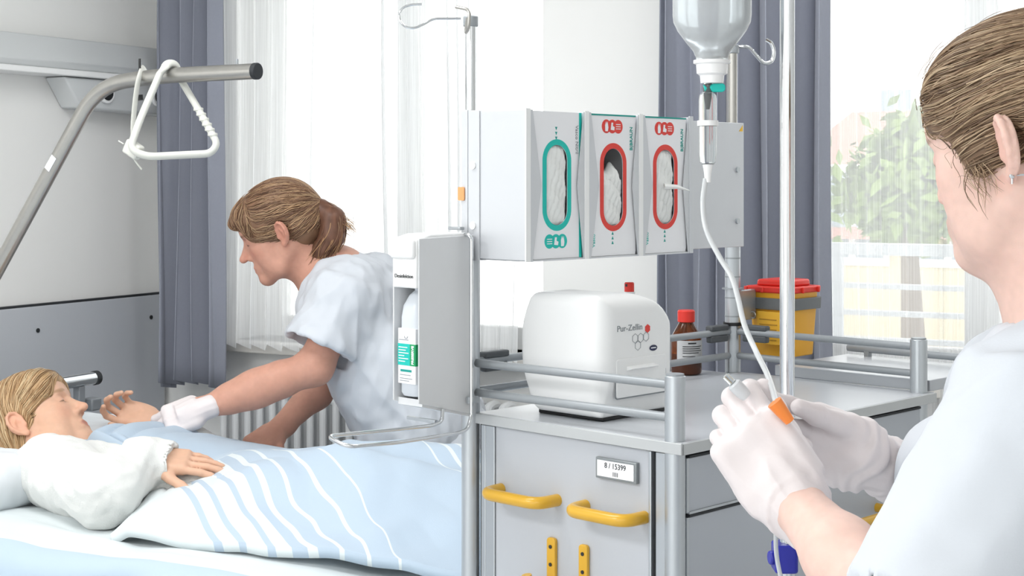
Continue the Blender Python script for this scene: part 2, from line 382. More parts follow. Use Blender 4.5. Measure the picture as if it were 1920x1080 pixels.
building('house', 'distant pale house with faded red roof behind the garden tree', _q.x-3, _q.y, 6, 6, 5.2, -3.1, 5, 3, M_ext, M_roof)
def tree(label, x, y, z0, zc, rx, rz, m, seed, n=5200):
    r = thing('tree', label, 'tree', RM @ T3(x, y, z0), 'trees outside the right-hand window')
    MB().tube([(0, 0, 0), (.08, .05, (zc-z0)*.5), (0, 0, zc-z0)], .14, 8, rad=[.2, .15, .06]).build('trunk', M_bark, r)
    rg = np.random.default_rng(seed); cl = rg.normal(size=(26, 3)); cl /= np.linalg.norm(cl, axis=1)[:, None]; cl *= rg.uniform(.35, .95, (26, 1))*np.array([rx, rx, rz])
    mb = MB(); ci = rg.integers(0, 26, n); off = rg.normal(size=(n, 3))*np.array([.33, .33, .27])*rx/1.6
    vs = []; fs = []
    for k in range(n):
        c = cl[ci[k]]+off[k]; a = rg.normal(size=3); a /= np.linalg.norm(a); bb = np.cross(a, rg.normal(size=3)); bb /= np.linalg.norm(bb); l = rg.uniform(.07, .14)
        i = len(vs); vs += [c-a*l, c+bb*l*.45, c+a*l, c-bb*l*.45]; fs.append((i, i+1, i+2, i+3))
    me = new_mesh('foliage', [(p[0], p[1], p[2]+zc-z0) for p in vs], fs, False); o = obj('foliage', me, m, r); o['kind'] = 'stuff'
RI = RM.inverted(); q = RI @ P(1700, 335, 15); tree('light green garden tree seen through the right-hand sheer curtain', q.x, q.y, -3.1, 1.45, .75, .60, M_leaf, 4, 4200)
q = RI @ P(1850, 360, 17); tree('yellowing garden tree further right behind the foreground nurse', q.x, q.y, -3.1, 1.25, .7, .6, M_leaf2, 6, 3000)
# ------------------------------------------------------------------ treatment trolley
TA = Vector((-.0735, 2.705, 0)); TROT = Matrix.Rotation(math.radians(-44), 4, 'Z')
TR = Matrix.Translation(TA) @ TROT
LX, LY, ZT = .46, .79, 1.04
t = thing('treatment_trolley', 'grey metal treatment trolley with railed worktop and yellow handles', 'trolley', TR)
MB().box((.012, .0, ZT-.018), (LX+.012, LY+.01, ZT)).build('worktop', M_top, t, bev=.0015)
MB().box((.012, -.004, ZT-.0185), (LX+.016, 0, ZT-.0005)).build('edging', M_edge, t, bev=.0008)
MB().box((LX+.012, -.004, ZT-.0185), (LX+.016, LY+.01, ZT-.0005)).build('edging', M_edge, t, bev=.0008)
MB().box((-.10, .54, ZT-.018), (.012, .77, ZT)).build('side_ledge', M_top, t, bev=.0015)
MB().box((.10, LY+.012, ZT+.0), (LX, LY+.30, ZT+.022)).build('fold_up_shelf', M_top, t, bev=.0015)
# carcass
MB().box((.03, .02, .14), (LX-.02, LY-.02, ZT-.02)).build('carcass', M_drawer, t, smooth=False)
MB().box((.0585, .004, .14), (LX-.057, .02, ZT-.02)).build('end_panel', M_panel, t, bev=.001)
for x0, x1, m in ((.016, .025, M_darkgap), (.025, .036, M_alu), (.0365, .058, M_alu), (LX-.0565, LX-.051, M_alu), (LX-.0505, LX-.042, M_darkgap), (LX-.0415, LX-.02, M_alu)):  # dark entries stand for the shaded gaps between the profiles
    MB().box((x0, .001 if m is M_alu else .008, .14), (x1, .02, ZT-.02)).build('frame_profile', m, t, bev=.001)
# corner posts
for nm, x, y, z1 in (('corner_post', 0, 0, 1.36), ('corner_post', 0, LY, 1.36), ('corner_post', LX-.012, .013, 1.143), ('corner_post', LX-.012, LY-.010, 1.143)):
    p = MB().cyl((x, y, .10), (x, y, z1), .0165, 28).build(nm, M_alu, t, bev=.0015)
    MB().cyl((x, y, z1-.001), (x, y, z1+.003), .0145, 20).build('post_cap', M_railgrey, p)
# side rails
def rail(p, q, m=M_railgrey, r=.0072): return MB().cyl(p, q, r, 14).build('guard_rail', m, t)
for z in (1.076, 1.128):
    rail((0, 0, z), (LX-.012, .013, z)); rail((0, 0, z), (0, LY, z)); rail((0, LY, z), (LX-.012, LY-.010, z))
rail((.11, LY+.285, 1.078), (LX+.03, LY+.285, 1.078), r=.008)
for x in (.16, .40): MB().box((x-.006, LY+.278, ZT+.02), (x+.006, LY+.292, 1.078)).build('rail_bracket', M_railgrey, t, bev=.001)
for x, y in ((.0, .06), (.0, .735), (.06, LY)):
    along = Vector((0, 1, 0)) if x == 0 and y < LY else Vector((1, 0, 0))
    c = Vector((x, y, 1.128)); mb = MB()
    a = c-along*.022; b_ = c+along*.022
    mb.box((min(a.x, b_.x)-.009, min(a.y, b_.y)-.009, 1.1265+.006), (max(a.x, b_.x)+.009, max(a.y, b_.y)+.009, 1.144))
    mb.box((min(a.x, b_.x)-.008, min(a.y, b_.y)-.008, 1.108), (max(a.x, b_.x)+.008, max(a.y, b_.y)+.008, 1.122))
    mb.build('rail_clamp', mat('clamp_grey', '#54585b', .5), t, bev=.003)
# drawers on the long side
zc = [(.926, 1.012), (.66, .918), (.42, .652), (.16, .412)]
for z0, z1 in zc:
    d = MB().box((LX-.02, .03, z0), (LX+.002, LY-.03, z1)).build('drawer', M_drawer, t, bev=.0015)
    MB().box((LX-.015, .03, z1), (LX+.004, LY-.03, z1+.004)).build('gap_shade', M_darkgap, d, smooth=False)  # dark strip stands for the shaded gap above the drawer
    MB().box((LX-.019, .024, z0), (LX+.003, .03, z1)).build('edge_strip', M_alu, d, smooth=False)
    MB().box((LX-.015, .03, z0-.003), (LX+.004, LY-.03, z0+.001)).build('bottom_strip', M_alu, d, smooth=False)
def bow(p0, p1, out, r, n=14):
    p0, p1, out = Vector(p0), Vector(p1), Vector(out)
    a = (p1-p0); return fillet([p0, p0+out+a*.02, p1+out-a*.02, p1], .034, 8)
for x0, x1 in ((.072, .205), (.268, .394)):
    MB().tube(bow((x0, .008, .912), (x1, .008, .912), (0, -.052, 0), .01), .0105, 16).build('handle', M_yellow, t)
MB().tube(bow((LX, .43, .846), (LX, .60, .846), (.05, 0, 0), .01), .0085, 14).build('handle', M_yellow, t)
for x in (.196, .268):
    hk = MB(); w = .0095
    hk.prism(rrect(.019, .12, .006, cx=0, cy=-.06), front(x, .004, .848), .0075)
    h = hk.build('coat_hook', M_yellow, t, bev=.0015)
    MB().tube(fillet([(x, -.002, .775), (x, -.03, .752), (x-.002, -.052, .757), (x-.004, -.058, .795)], .018), .0085, 12).build('hook_arm', M_yellow, h)
    for z in (.833, .803): MB().cyl((x, -.005, z), (x, -.0028, z), .0032, 12).build('screw', M_darkgap, h)
pl = MB().box((.297, -.004, .964), (.383, .004, .998)).build('label_plate', mat('plate_frame', '#8f9496', .4, .4), t, bev=.001)
MB().box((.301, -.005, .968), (.378, -.003, .994)).build('label_card', M_paper, pl, smooth=False)
text('lettering', '8 / 15399', .0125, front(.3395, -.0052, .9865), M_black_ink, pl, squash=.95)
for k in range(4): MB().box((.335+k*.003, -.0054, .9705), (.336+k*.003, -.005, .9775)).build('bar_mark', M_black_ink, pl, smooth=False)
for x, y in ((.05, .06), (LX-.05, .06), (.05, LY-.06), (LX-.05, LY-.06)):
    c = MB().cyl((x-.012, y, .055), (x+.012, y, .055), .055, 24).build('castor', M_black, t, bev=.004)
    MB().box((x-.02, y-.02, .09), (x+.02, y+.02, .145)).build('fork', M_alu, c, bev=.004)
# upper rods with collars and drip hooks: parts of the trolley posts
def rod(x, y, tag_):
    MB().cyl((x, y, 1.345), (x, y, 1.452), .0145 if y == 0 else .0165, 24).build('collar', M_white if y == 0 else M_alu, t, bev=.001)
    for z in (1.392, 1.4515): MB().cyl((x, y, z-.002), (x, y, z+.003), .0155, 24).build('collar_ring', M_darkgap, t)
    MB().cyl((x, y, 1.44), (x, y, 1.735), .0098, 24).build('upper_rod', M_chrome if y == 0 else M_steel, t)
    MB().cyl((x, y, 1.725), (x, y, 1.744), .0135, 20).build('rod_head', M_railgrey, t, bev=.002)
rod(0, 0, 'a'); rod(0, LY, 'd')
MB().prism(rrect(.016, .024, .003), front(-.006, -.0165, 1.428), .002).build('warning_sticker', mat('orange_sticker', '#eaa46c', .5), t, smooth=False)
TI = TR.inverted()
def TL(px, py, d): return TI @ P(px, py, d)
hk = [TL(864, 35, 2.705), TL(812, 35, 2.69), TL(793, 46, 2.685), TL(775, 54, 2.68), TL(757, 50, 2.68), TL(747, 33, 2.68), TL(752, 16, 2.68), TL(768, 9, 2.68), TL(791, 8, 2.68)]
MB().tube(fillet(hk, .02, 5), .0022, 10).build('drip_hook', M_chrome, t)
hk = [TL(876, 36, 2.69), TL(873, 62, 2.64), TL(878, 55, 2.60), TL(881, 18, 2.60), TL(855, 13, 2.62)]
MB().tube(fillet(hk, .012, 5), .003, 10).build('drip_hook', M_steel, t)
hk = [TL(1384, 88, 3.28), TL(1404, 87, 3.27), TL(1418, 104, 3.27), TL(1432, 120, 3.27), TL(1448, 116, 3.27), TL(1452, 96, 3.27), TL(1446, 80, 3.27), TL(1436, 74, 3.27)]
MB().tube(fillet(hk, .02, 5), .0042, 10).build('drip_hook', M_chrome, t)
for z in (1.16, 1.20, 1.245, 1.285):
    MB().cyl((0, LY, z-.0015), (0, LY, z+.0015), .0172, 24).build('post_ring', M_railgrey, t)
MB().cyl((0, LY, 1.140), (0, LY, 1.147), .021, 24).build('post_flange', M_black, t)
MB().cyl((0, LY, 1.218), (0, LY, 1.221), .023, 24).build('post_flange', M_railgrey, t)
# ------------------------------------------------------------------ rack for the glove boxes
ZB, ZTp = 1.31, 1.575
rk = thing('glove_box_rack', 'pale grey sheet metal rack holding three glove boxes above the trolley', 'rack', TR @ T3(.02, 0, ZB))
def R_(): return MB((.02, 0, ZB))
R_().box((.018, .0, ZB), (.022, .80, ZTp)).build('back_panel', M_rack, rk, bev=.001)
R_().box((-.006, -.012, ZB+.004), (.15, -.008, ZTp-.002)).build('side_plate', M_rack, rk, bev=.001)
R_().box((-.008, -.016, ZB), (.008, -.006, ZTp+.001)).build('flange', M_rack, rk, bev=.001)
R_().box((.008, -.0145, ZB), (.036, -.012, ZTp)).build('flange', M_rack, rk, bev=.0008)
FX = .150
for k in range(4):
    y = -.012+.152*k
    if k: R_().box((.022, y, ZB+.004), (FX, y+.003, ZTp-.002)).build('divider', M_rack, rk, bev=.0008)
    R_().box((FX-.002, y-.004, ZB+.002), (FX+.001, y+.008, ZTp)).build('front_strip', M_white if k < 3 else M_rack, rk, bev=.0006)
for k in range(3):
    y0 = -.004+.152*k; y1 = y0+.144; h = ZTp-ZB; zm = (ZB+ZTp)/2
    for s, ya in ((1, y0), (-1, y1)):
        wt = .006; wm = .028 if s > 0 else .022
        poly = [(0, -h/2+.002), (s*wt, -h/2+.002), (s*wm, 0), (s*wt, h/2-.002), (0, h/2-.002)]
        if s < 0: poly = poly[::-1]
        R_().prism(poly, side(FX-.002, ya, zm), .0018).build('front_lip', M_rack, rk, smooth=False)
    R_().box((.022, y0, ZB+.002), (FX-.002, y1, ZB+.005)).build('shelf', M_rack, rk, smooth=False)
for y in (.775,):
    for z in (1.365, 1.475): R_().cyl((.022, y, z), (.026, y, z), .006, 14).build('screw', M_alu, rk)
for z in (1.372, 1.478): R_().cyl((.021, -.017, z), (.021, -.0140, z), .007, 16).build('screw', M_white, rk)
R_().prism([(0, 0), (.013, 0), (.013, .013)], side(.0222, .782, ZTp-.018), .0006).build('sticker', mat('yellow_sticker', '#f2c13a', .5), rk, smooth=False)
def glove_box(k, label, ring, flip):
    yc = .068+.152*k; z0 = ZB+.0055; hB = .256; w = .128; xf = FX-.0045; zc_ = z0+hB/2
    g = thing('glove_box', label, 'box', TR @ T3(xf, yc, z0), 'glove boxes in the rack')
    def G(): return MB((xf, yc, z0))
    b = G()
    b.box((xf-.09, yc-w/2, z0), (xf-.0885, yc+w/2, z0+hB)).box((xf-.0885, yc-w/2, z0), (xf-.001, yc-w/2+.0015, z0+hB)).box((xf-.0885, yc+w/2-.0015, z0), (xf-.001, yc+w/2, z0+hB))
    b.box((xf-.0885, yc-w/2+.0015, z0), (xf-.001, yc+w/2-.0015, z0+.0015)).box((xf-.0885, yc-w/2+.0015, z0+hB-.0015), (xf-.001, yc+w/2-.0015, z0+hB))
    b.build('carton', M_card if False else M_paper, g, smooth=False)
    G().box((xf-.075, yc-w/2+.002, z0+.002), (xf-.074, yc+w/2-.002, z0+hB-.002)).build('liner', M_card, g, smooth=False)
    ow, oh = .054, .140; oc = -.004 if flip else .0
    inner = stadium(ow, oh, 24, 0, oc); outer = []
    for (x, y) in inner:
        sx = (w/2)/abs(x) if abs(x) > 1e-6 else 1e9; sy = (hB/2)/abs(y) if abs(y) > 1e-6 else 1e9; q = min(sx, sy); outer.append((x*q, y*q))
    G().ring(outer, inner, side(xf-.001, yc, zc_), .001).build('face', M_paper, g, smooth=False)
    G().ring(stadium(ow+.02, oh+.02, 24, 0, oc), stadium(ow, oh, 24, 0, oc), side(xf, yc, zc_), .0005).build('oval_ring', ring, g, smooth=False)
    # tissue / gloves in the opening
    rg = np.random.default_rng(30+k); rows = []; top = .30 if k == 1 else 1.0
    for i in range(41):
        row = []
        for j in range(21):
            a = j/20*2-1; v = i/40*2-1; yy = v*oh*.52; xx = a*ow*.54
            if k == 1: yy = -oh*.52+(v+1)/2*oh*1.04*.76 + .008*math.sin(a*5)*(v > .6)
            ed = (1-a**4)*(1-v**6); bul = (1-a*a)*.008*(1-abs(v)**3)-.0045-.004*max(abs(a)**4, abs(v)**10)+ed*(.0020*math.sin(9*v+4*a+k)+.0016*math.sin(17*a-11*v+2*k)+.0010*math.sin(29*v+13*a))
            if k == 1: bul -= .02*max(0, v-.55)
            row.append((bul, xx, yy+oc))
        rows.append(row)
    gl = MB().grid(rows); o = gl.build('gloves', M_glove, g, basis((0, 0, hB/2), (1, 0, 0), (0, 1, 0), (0, 0, 1)), angle=180, solid=.0015)
    if k == 2:
        MB().tube([(.004, -.01, .125), (.02, .01, .124), (.03, .035, .117)], .006, 8, rad=[.012, .008, .002], sq=(1, .5)).build('pulled_fingertip', M_glove, g)
    ink = ring
    # pictograms
    pz = (-.098 if not flip else .106)
    for q in range(3):
        c = G().prism(circle(.0125, 22), side(xf+.0001*q, yc-.003+(-.0165+.0165*q)*(1 if not flip else 1), zc_+pz), .0004).build('pictogram', ink, g, smooth=False)
        cy = yc-.003+(-.0165+.0165*q)
        if q == (2 if not flip else 0):
            G().prism([(-.0035, -.009), (.0035, -.009), (.005, -.002), (.003, .009), (.001, .004), (-.001, .009), (-.004, .002)], side(xf+.0006+.0001*q, cy, zc_+pz), .0002).build('hand_sign', M_paper, c, smooth=False)
        elif q == 1:
            G().prism([(-.005, -.006), (.005, -.007), (.006, -.001), (.001, .001), (.002, .007), (-.003, .007), (-.004, 0)], side(xf+.0006+.0001*q, cy, zc_+pz), .0002).build('pour_sign', M_paper, c, smooth=False)
        else:
            for z in (-.004, 0, .004): G().box((xf+.0006, cy-.0065, zc_+pz+z-.0007), (xf+.0008, cy+.0065, zc_+pz+z+.0007)).build('line_sign', M_paper, c, smooth=False)
    az = .090 if not flip else -.096
    for q in range(3):
        s = -1 if not flip else 1; zz = zc_+az+(q-1)*.0085
        G().prism([(-.003, -s*.003), (.003, -s*.003), (0, s*.003)] if s > 0 else [(-.003, .003), (0, -.003), (.003, .003)], side(xf, yc-.002, zz), .0003).build('arrow', M_tealdk, g, smooth=False)
    def vtext(nm, s, size, y, z, m, up=1, bold=0): text(nm, s, size, TRl(xf, yc, z0) @ basis((xf+.0002, y, z), (0, 0, -up), (0, up, 0), (1, 0, 0)), m, g, bold=bold)
    if flip:
        vtext('maker_lettering', 'B|BRAUN', .0105, yc+.051, zc_+.085, M_tealdk, -1, .0002)
        vtext('product_lettering', 'Vasco', .010, yc-.054, zc_-.10, M_teal, -1)
        G().box((xf, yc-w/2, z0+hB-.003), (xf+.0004, yc+w/2, z0+hB)).build('top_band', M_tealdk, g, smooth=False)
    else:
        vtext('product_lettering', 'Vasco Nitril', .0105, yc+.052, zc_+.08, M_grey_ink, 1)
        G().box((xf-.0885, yc+w/2, z0), (xf, yc+w/2+.0006, z0+hB)).build('side_band', M_teal, g, smooth=False)
        G().box((xf, yc+w/2-.006, z0), (xf+.0004, yc+w/2+.0006, z0+hB)).build('edge_band', M_teal, g, smooth=False)
def TRl(x, y, z): return T3(-x, -y, -z)
glove_box(0, 'white glove box with teal oval ring, nearest the hand disinfectant dispenser', M_teal, False)
glove_box(1, 'half-empty red-ringed glove box with torn opening in the middle of the rack', M_redink, True)
glove_box(2, 'full red-ringed glove box with one glove fingertip pulled out', M_redink, True)
# ------------------------------------------------------------------ hand disinfectant dispenser on the left post
DX0, DX1, DY0, DY1 = -.037, .03, -.152, -.022
d = thing('disinfectant_dispenser', 'white and grey wall-type hand disinfectant dispenser with long wire lever', 'dispenser', TR @ T3(0, -.08, 1.05))
def D_(): return MB((0, -.08, 1.05))
for nm, x0, x1, m in (('side_panel', DX1-.003, DX1, M_greypl), ('side_panel', DX0, DX0+.003, M_greypl)):
    D_().prism([(DY0, 1.073), (DY1, 1.040), (DY1, 1.356), (DY0, 1.353)], basis((x0, 0, 0), (0, 1, 0), (0, 0, 1), (1, 0, 0)), x1-x0).build(nm, m, d, bev=.0012)
D_().box((DX0+.003, DY1-.004, 1.05), (DX1-.003, DY1, 1.354)).build('back_plate', M_greypl, d, smooth=False)
hd = D_().prism([(DY0-.004, 1.268), (DY1-.004, 1.268), (DY1-.004, 1.360), (DY0+.03, 1.360), (DY0-.004, 1.352)], basis((DX0+.003, 0, 0), (0, 1, 0), (0, 0, 1), (1, 0, 0)), DX1-DX0-.006).build('pump_head', M_white, d, bev=.003)
D_().box((DX0+.003, DY0-.012, 1.318), (DX1-.004, DY0, 1.352)).build('nose', M_white, hd, bev=.006, seg=3)
text('lettering', 'Desinfektion', .0092, T3(0, .08, -1.05) @ front((DX0+DX1)/2, DY0-.0045, 1.288), M_black_ink, hd)
D_().prism([(DY0+.01, 1.066), (DY1, 1.036), (DY1, 1.050), (DY0+.01, 1.078)], basis((DX0+.003, 0, 0), (0, 1, 0), (0, 0, 1), (1, 0, 0)), DX1-DX0-.006).build('bottom_plate', M_greypl, d, smooth=False)
wire = [(-.028, -.03, 1.365), (.036, -.03, 1.365), (.036, -.024, 1.364), (.036, -.024, 1.02), (.036, -.06, 1.008), (.036, -.34, 1.005), (-.028, -.40, 1.0), (-.040, -.17, 1.02), (-.040, -.11, 1.055)]
D_().tube(fillet([TL(842, 441, 2.72), TL(878, 440, 2.645), TL(884, 448, 2.64), TL(884, 782, 2.64), TL(876, 806, 2.62), TL(858, 812, 2.60), TL(745, 830, 2.44), TL(652, 838, 2.36), TL(612, 818, 2.40), TL(720, 808, 2.50), TL(812, 798, 2.58), TL(829, 790, 2.60), TL(830, 768, 2.61)], .02, 6), .0034, 12).build('wire_lever', M_chrome, d)
D_().box((-.02, -.038, 1.364), (.012, -.026, 1.370)).build('top_clip', M_railgrey, d, bev=.002)
D_().box((.0305, -.042, 1.062), (.039, -.018, 1.074)).build('clip', M_alu, d, bev=.001)
D_().box((DX0, -.12, 1.036), (DX1+.004, -.112, 1.042), M=Matrix.Rotation(0, 4, 'X')).build('lever_pivot', M_alu, d, bev=.001)
bt = thing('disinfectant_bottle', 'pale bottle with turquoise label inside the hand disinfectant dispenser', 'bottle', TR @ T3(-.003, -.115, 1.082))
M_bott = mat('pale_pe_bottle', '#e3e9f0', .3, trans=.15)
def supl(a, b, z, n=28, e=.6):
    return [(a*math.copysign(abs(math.cos(2*math.pi*i/n))**e, math.cos(2*math.pi*i/n)), b*math.copysign(abs(math.sin(2*math.pi*i/n))**e, math.sin(2*math.pi*i/n)), z) for i in range(n)]
def loft(mb, rings):
    n = len(rings[0]); k = [p for r in rings for p in r]; fs = [(i*n+j, i*n+(j+1) % n, (i+1)*n+(j+1) % n, (i+1)*n+j) for i in range(len(rings)-1) for j in range(n)]
    fs += [tuple(range(n-1, -1, -1)), tuple(range((len(rings)-1)*n, len(rings)*n))]; return mb.add(k, fs)
loft(MB(), [supl(.024, .03, 0), supl(.026, .034, .006), supl(.026, .034, .135), supl(.024, .03, .155), supl(.017, .02, .172), supl(.010, .011, .180), supl(.010, .011, .190)]).build('flask', M_bott, bt)
for nm, x0, x1, z0, z1, m in (('label', -.022, .022, .022, .116, M_paper), ('label_teal_field', -.0225, .008, .053, .090, M_teal), ('label_green_band', .008, .0225, .053, .090, mat('green_print', '#1f9a60', .5)), ('label_bar', -.016, .012, .042, .046, M_tealdk)):
    yy = -.0345 if nm == 'label' else -.0350
    MB().box((x0, yy-.0004, z0), (x1, yy+.012, z1)).build(nm, m, bt, smooth=False, bev=0)
for k in range(6): MB().box((-.020, -.0359, .083-k*.0048), (-.020+(.022, .018, .025, .014, .024, .016)[k], -.0354, .0845-k*.0048)).build('label_line', M_paper, bt, smooth=False)
text('lettering', 'PRESERVE', .0075, basis((.0155, -.0356, .0715), (0, 0, 1), (-1, 0, 0), (0, -1, 0)), M_paper, bt, bold=.0003)
MB().tube([(-.002+.004*math.cos(a), -.0352, .103+.004*math.sin(a)) for a in [math.pi+math.pi*i/8 for i in range(9)]], .0006, 6).build('leaf_emblem', M_grey_ink, bt)
for k, (x0, x1, z) in enumerate(((-.02, .004, .096), (-.018, .010, .036), (-.018, .014, .030), (-.018, .006, .026))):
    MB().box((x0, -.0352, z), (x1, -.0349, z+.0012)).build('label_line', M_grey_ink, bt, smooth=False)
# ------------------------------------------------------------------ signed-distance modelling (one continuous surface per body)
class Sdf:
    def __init__(s, lo, hi, h):
        s.lo = np.array(lo, float); s.h = h; s.n = np.ceil((np.array(hi, float)-s.lo)/h).astype(int)+1
        s.d = np.full(s.n, .5, np.float32); s.M = np.eye(4)
    def _ap(s, lo, hi, fn, k, op, pad=0.):
        M = s.M; sc = np.linalg.norm(M[:3, 0]); lo = np.array(lo); hi = np.array(hi)
        cs = np.array([[(lo, hi)[a][0], (lo, hi)[b][1], (lo, hi)[c][2]] for a in (0, 1) for b in (0, 1) for c in (0, 1)]) @ M[:3, :3].T + M[:3, 3]
        m = max(k*1.2, 4*s.h)+pad; i0 = np.maximum(((cs.min(0)-m-s.lo)/s.h).astype(int), 0); i1 = np.minimum(((cs.max(0)+m-s.lo)/s.h).astype(int)+2, s.n)
        if (i1 <= i0).any(): return s
        ax = [(s.lo[j]+np.arange(i0[j], i1[j])*s.h).astype(np.float32) for j in range(3)]
        X = ax[0][:, None, None]; Y = ax[1][None, :, None]; Z = ax[2][None, None, :]
        Mi = np.linalg.inv(M).astype(np.float32)
        l = [Mi[j, 0]*X+Mi[j, 1]*Y+Mi[j, 2]*Z+Mi[j, 3] for j in range(3)]
        n = (fn(*l)*sc).astype(np.float32); w = (slice(i0[0], i1[0]), slice(i0[1], i1[1]), slice(i0[2], i1[2])); a = s.d[w]
        if op == 's': a, n2 = -a, n
        else: n2 = n
        if op == 'i': s.d[w] = np.maximum(a, n); return s
        if k > 0:
            hh = np.clip(.5+.5*(n2-a)/k, 0, 1); r = n2*(1-hh)+a*hh-k*hh*(1-hh)
        else: r = np.minimum(a, n2)
        s.d[w] = -r if op == 's' else r; return s
    def cap(s, a, b, ra, rb=None, k=.01, op='u'):
        rb = ra if rb is None else rb; a = np.array(a, np.float32); b = np.array(b, np.float32); R = max(ra, rb)
        ab = b-a; L2 = max(float(ab@ab), 1e-12)
        def fn(x, y, z):
            px, py, pz = x-a[0], y-a[1], z-a[2]; t = np.clip((px*ab[0]+py*ab[1]+pz*ab[2])/L2, 0, 1)
            return np.sqrt((px-t*ab[0])**2+(py-t*ab[1])**2+(pz-t*ab[2])**2)-(ra+(rb-ra)*t)
        return s._ap(np.minimum(a, b)-R, np.maximum(a, b)+R, fn, k, op)
    def chain(s, pts, rs, k=.01, op='u'):
        for i in range(len(pts)-1): s.cap(pts[i], pts[i+1], rs[i], rs[i+1], k, op)
        return s
    def ell(s, c, r, k=.01, op='u', rot=None, pad=0.):
        c = np.array(c, float); r = np.array(r, np.float32); R0 = s.M
        L = np.eye(4); L[:3, 3] = c
        if rot is not None: L[:3, :3] = np.array(Euler([math.radians(q) for q in rot]).to_matrix())
        s.M = R0 @ L
        def fn(x, y, z):
            k0 = np.sqrt((x/r[0])**2+(y/r[1])**2+(z/r[2])**2); k1 = np.sqrt((x/r[0]**2)**2+(y/r[1]**2)**2+(z/r[2]**2)**2)
            return k0*(k0-1)/np.maximum(k1, 1e-6)
        s._ap(-r, r, fn, k, op, pad); s.M = R0; return s
    def rbox(s, c, hsz, rad, k=.01, op='u', rot=None):
        c = np.array(c, float); hsz = np.array(hsz, np.float32); R0 = s.M; L = np.eye(4); L[:3, 3] = c
        if rot is not None: L[:3, :3] = np.array(Euler([math.radians(q) for q in rot]).to_matrix())
        s.M = R0 @ L
        def fn(x, y, z):
            qx, qy, qz = abs(x)-hsz[0]+rad, abs(y)-hsz[1]+rad, abs(z)-hsz[2]+rad
            return np.sqrt(np.maximum(qx, 0)**2+np.maximum(qy, 0)**2+np.maximum(qz, 0)**2)+np.minimum(np.maximum(qx, np.maximum(qy, qz)), 0)-rad
        s._ap(-hsz, hsz, fn, k, op); s.M = R0; return s
    def cone(s, a, b, ra, rb, k=.01, op='u', rnd=.004, sq=1.0, up=(0, 0, 1)):
        """flat-ended tapered tube a->b, optionally elliptic (sq scales the axis along 'up')"""
        a = np.array(a, np.float32); b = np.array(b, np.float32); ab = b-a; L = float(np.linalg.norm(ab)); d = ab/L; R = max(ra, rb)*max(1, 1/sq if sq < 1 else sq)
        u = np.array(up, np.float32); u = u-d*(u@d); u /= np.linalg.norm(u); w = np.cross(d, u)
        def fn(x, y, z):
            px, py, pz = x-a[0], y-a[1], z-a[2]; t = px*d[0]+py*d[1]+pz*d[2]; e1 = (px*u[0]+py*u[1]+pz*u[2])/sq; e2 = px*w[0]+py*w[1]+pz*w[2]
            q = np.sqrt(e1**2+e2**2)-(ra+(rb-ra)*np.clip(t/L, 0, 1))+rnd; v = np.maximum(-t, t-L)+rnd
            return np.minimum(np.maximum(q, v), 0)+np.sqrt(np.maximum(q, 0)**2+np.maximum(v, 0)**2)-rnd
        return s._ap(np.minimum(a, b)-R, np.maximum(a, b)+R, fn, k, op)
    def field(s, fn, lo, hi, k=0., op='i'): return s._ap(lo, hi, fn, k, op)
    def grad_at(s, p):
        q = (p-s.lo)/s.h; i = np.clip(np.floor(q).astype(int), 1, s.n-3); f = np.clip(q-i, 0, 1)
        def tri(o):
            j = i+o; r = 0
            for a in (0, 1):
                for b in (0, 1):
                    for c in (0, 1):
                        r = r+s.d[j[:, 0]+a, j[:, 1]+b, j[:, 2]+c]*(f[:, 0] if a else 1-f[:, 0])*(f[:, 1] if b else 1-f[:, 1])*(f[:, 2] if c else 1-f[:, 2])
            return r
        d0 = tri(np.array([0, 0, 0])); E = np.eye(3, dtype=int)
        g = np.stack([tri(E[a])-tri(-E[a]) for a in range(3)], 1); g /= np.maximum(np.linalg.norm(g, axis=1), 1e-9)[:, None]; return d0, g
    def mesh(s):
        d = s.d; d[0] = d[-1] = .5; d[:, 0] = d[:, -1] = .5; d[:, :, 0] = d[:, :, -1] = .5
        g = d < 0; c = np.zeros(s.n-1, np.uint8)
        sl = lambda o, n: slice(o, n-1+o)
        for a in (0, 1):
            for b in (0, 1):
                for e in (0, 1): c += g[sl(a, s.n[0]), sl(b, s.n[1]), sl(e, s.n[2])]
        idx = np.argwhere((c > 0) & (c < 8)); vid = np.full(s.n-1, -1, np.int32); vid[tuple(idx.T)] = np.arange(len(idx))
        pos = np.zeros((len(idx), 3)); cnt = np.zeros(len(idx))
        cor = [(a, b, e) for a in (0, 1) for b in (0, 1) for e in (0, 1)]
        for p in cor:
            for ax in range(3):
                if p[ax]: continue
                q = list(p); q[ax] = 1
                va = d[tuple((idx+p).T)]; vb = d[tuple((idx+q).T)]; m = (va < 0) != (vb < 0); t = va[m]/(va[m]-vb[m])
                w = np.tile(np.array(p, float), (m.sum(), 1)); w[:, ax] += t; pos[m] += w; cnt[m] += 1
        v = (idx+pos/cnt[:, None])*s.h+s.lo; F_ = []
        for ax in range(3):
            o1, o2 = [(1, 2), (2, 0), (0, 1)][ax]
            A = [slice(None)]*3; B = [slice(None)]*3; A[ax] = slice(0, -1); B[ax] = slice(1, None)
            e = np.argwhere(g[tuple(A)] != g[tuple(B)]); e = e[(e[:, o1] > 0) & (e[:, o2] > 0)]
            ins = g[tuple(e.T)]; q = []
            for (x, y) in ((1, 1), (0, 1), (0, 0), (1, 0)):
                ee = e.copy(); ee[:, o1] -= x; ee[:, o2] -= y; q.append(vid[tuple(ee.T)])
            q = np.stack(q, 1); q[~ins] = q[~ins][:, ::-1]; F_.append(q)
        return v, np.concatenate(F_)
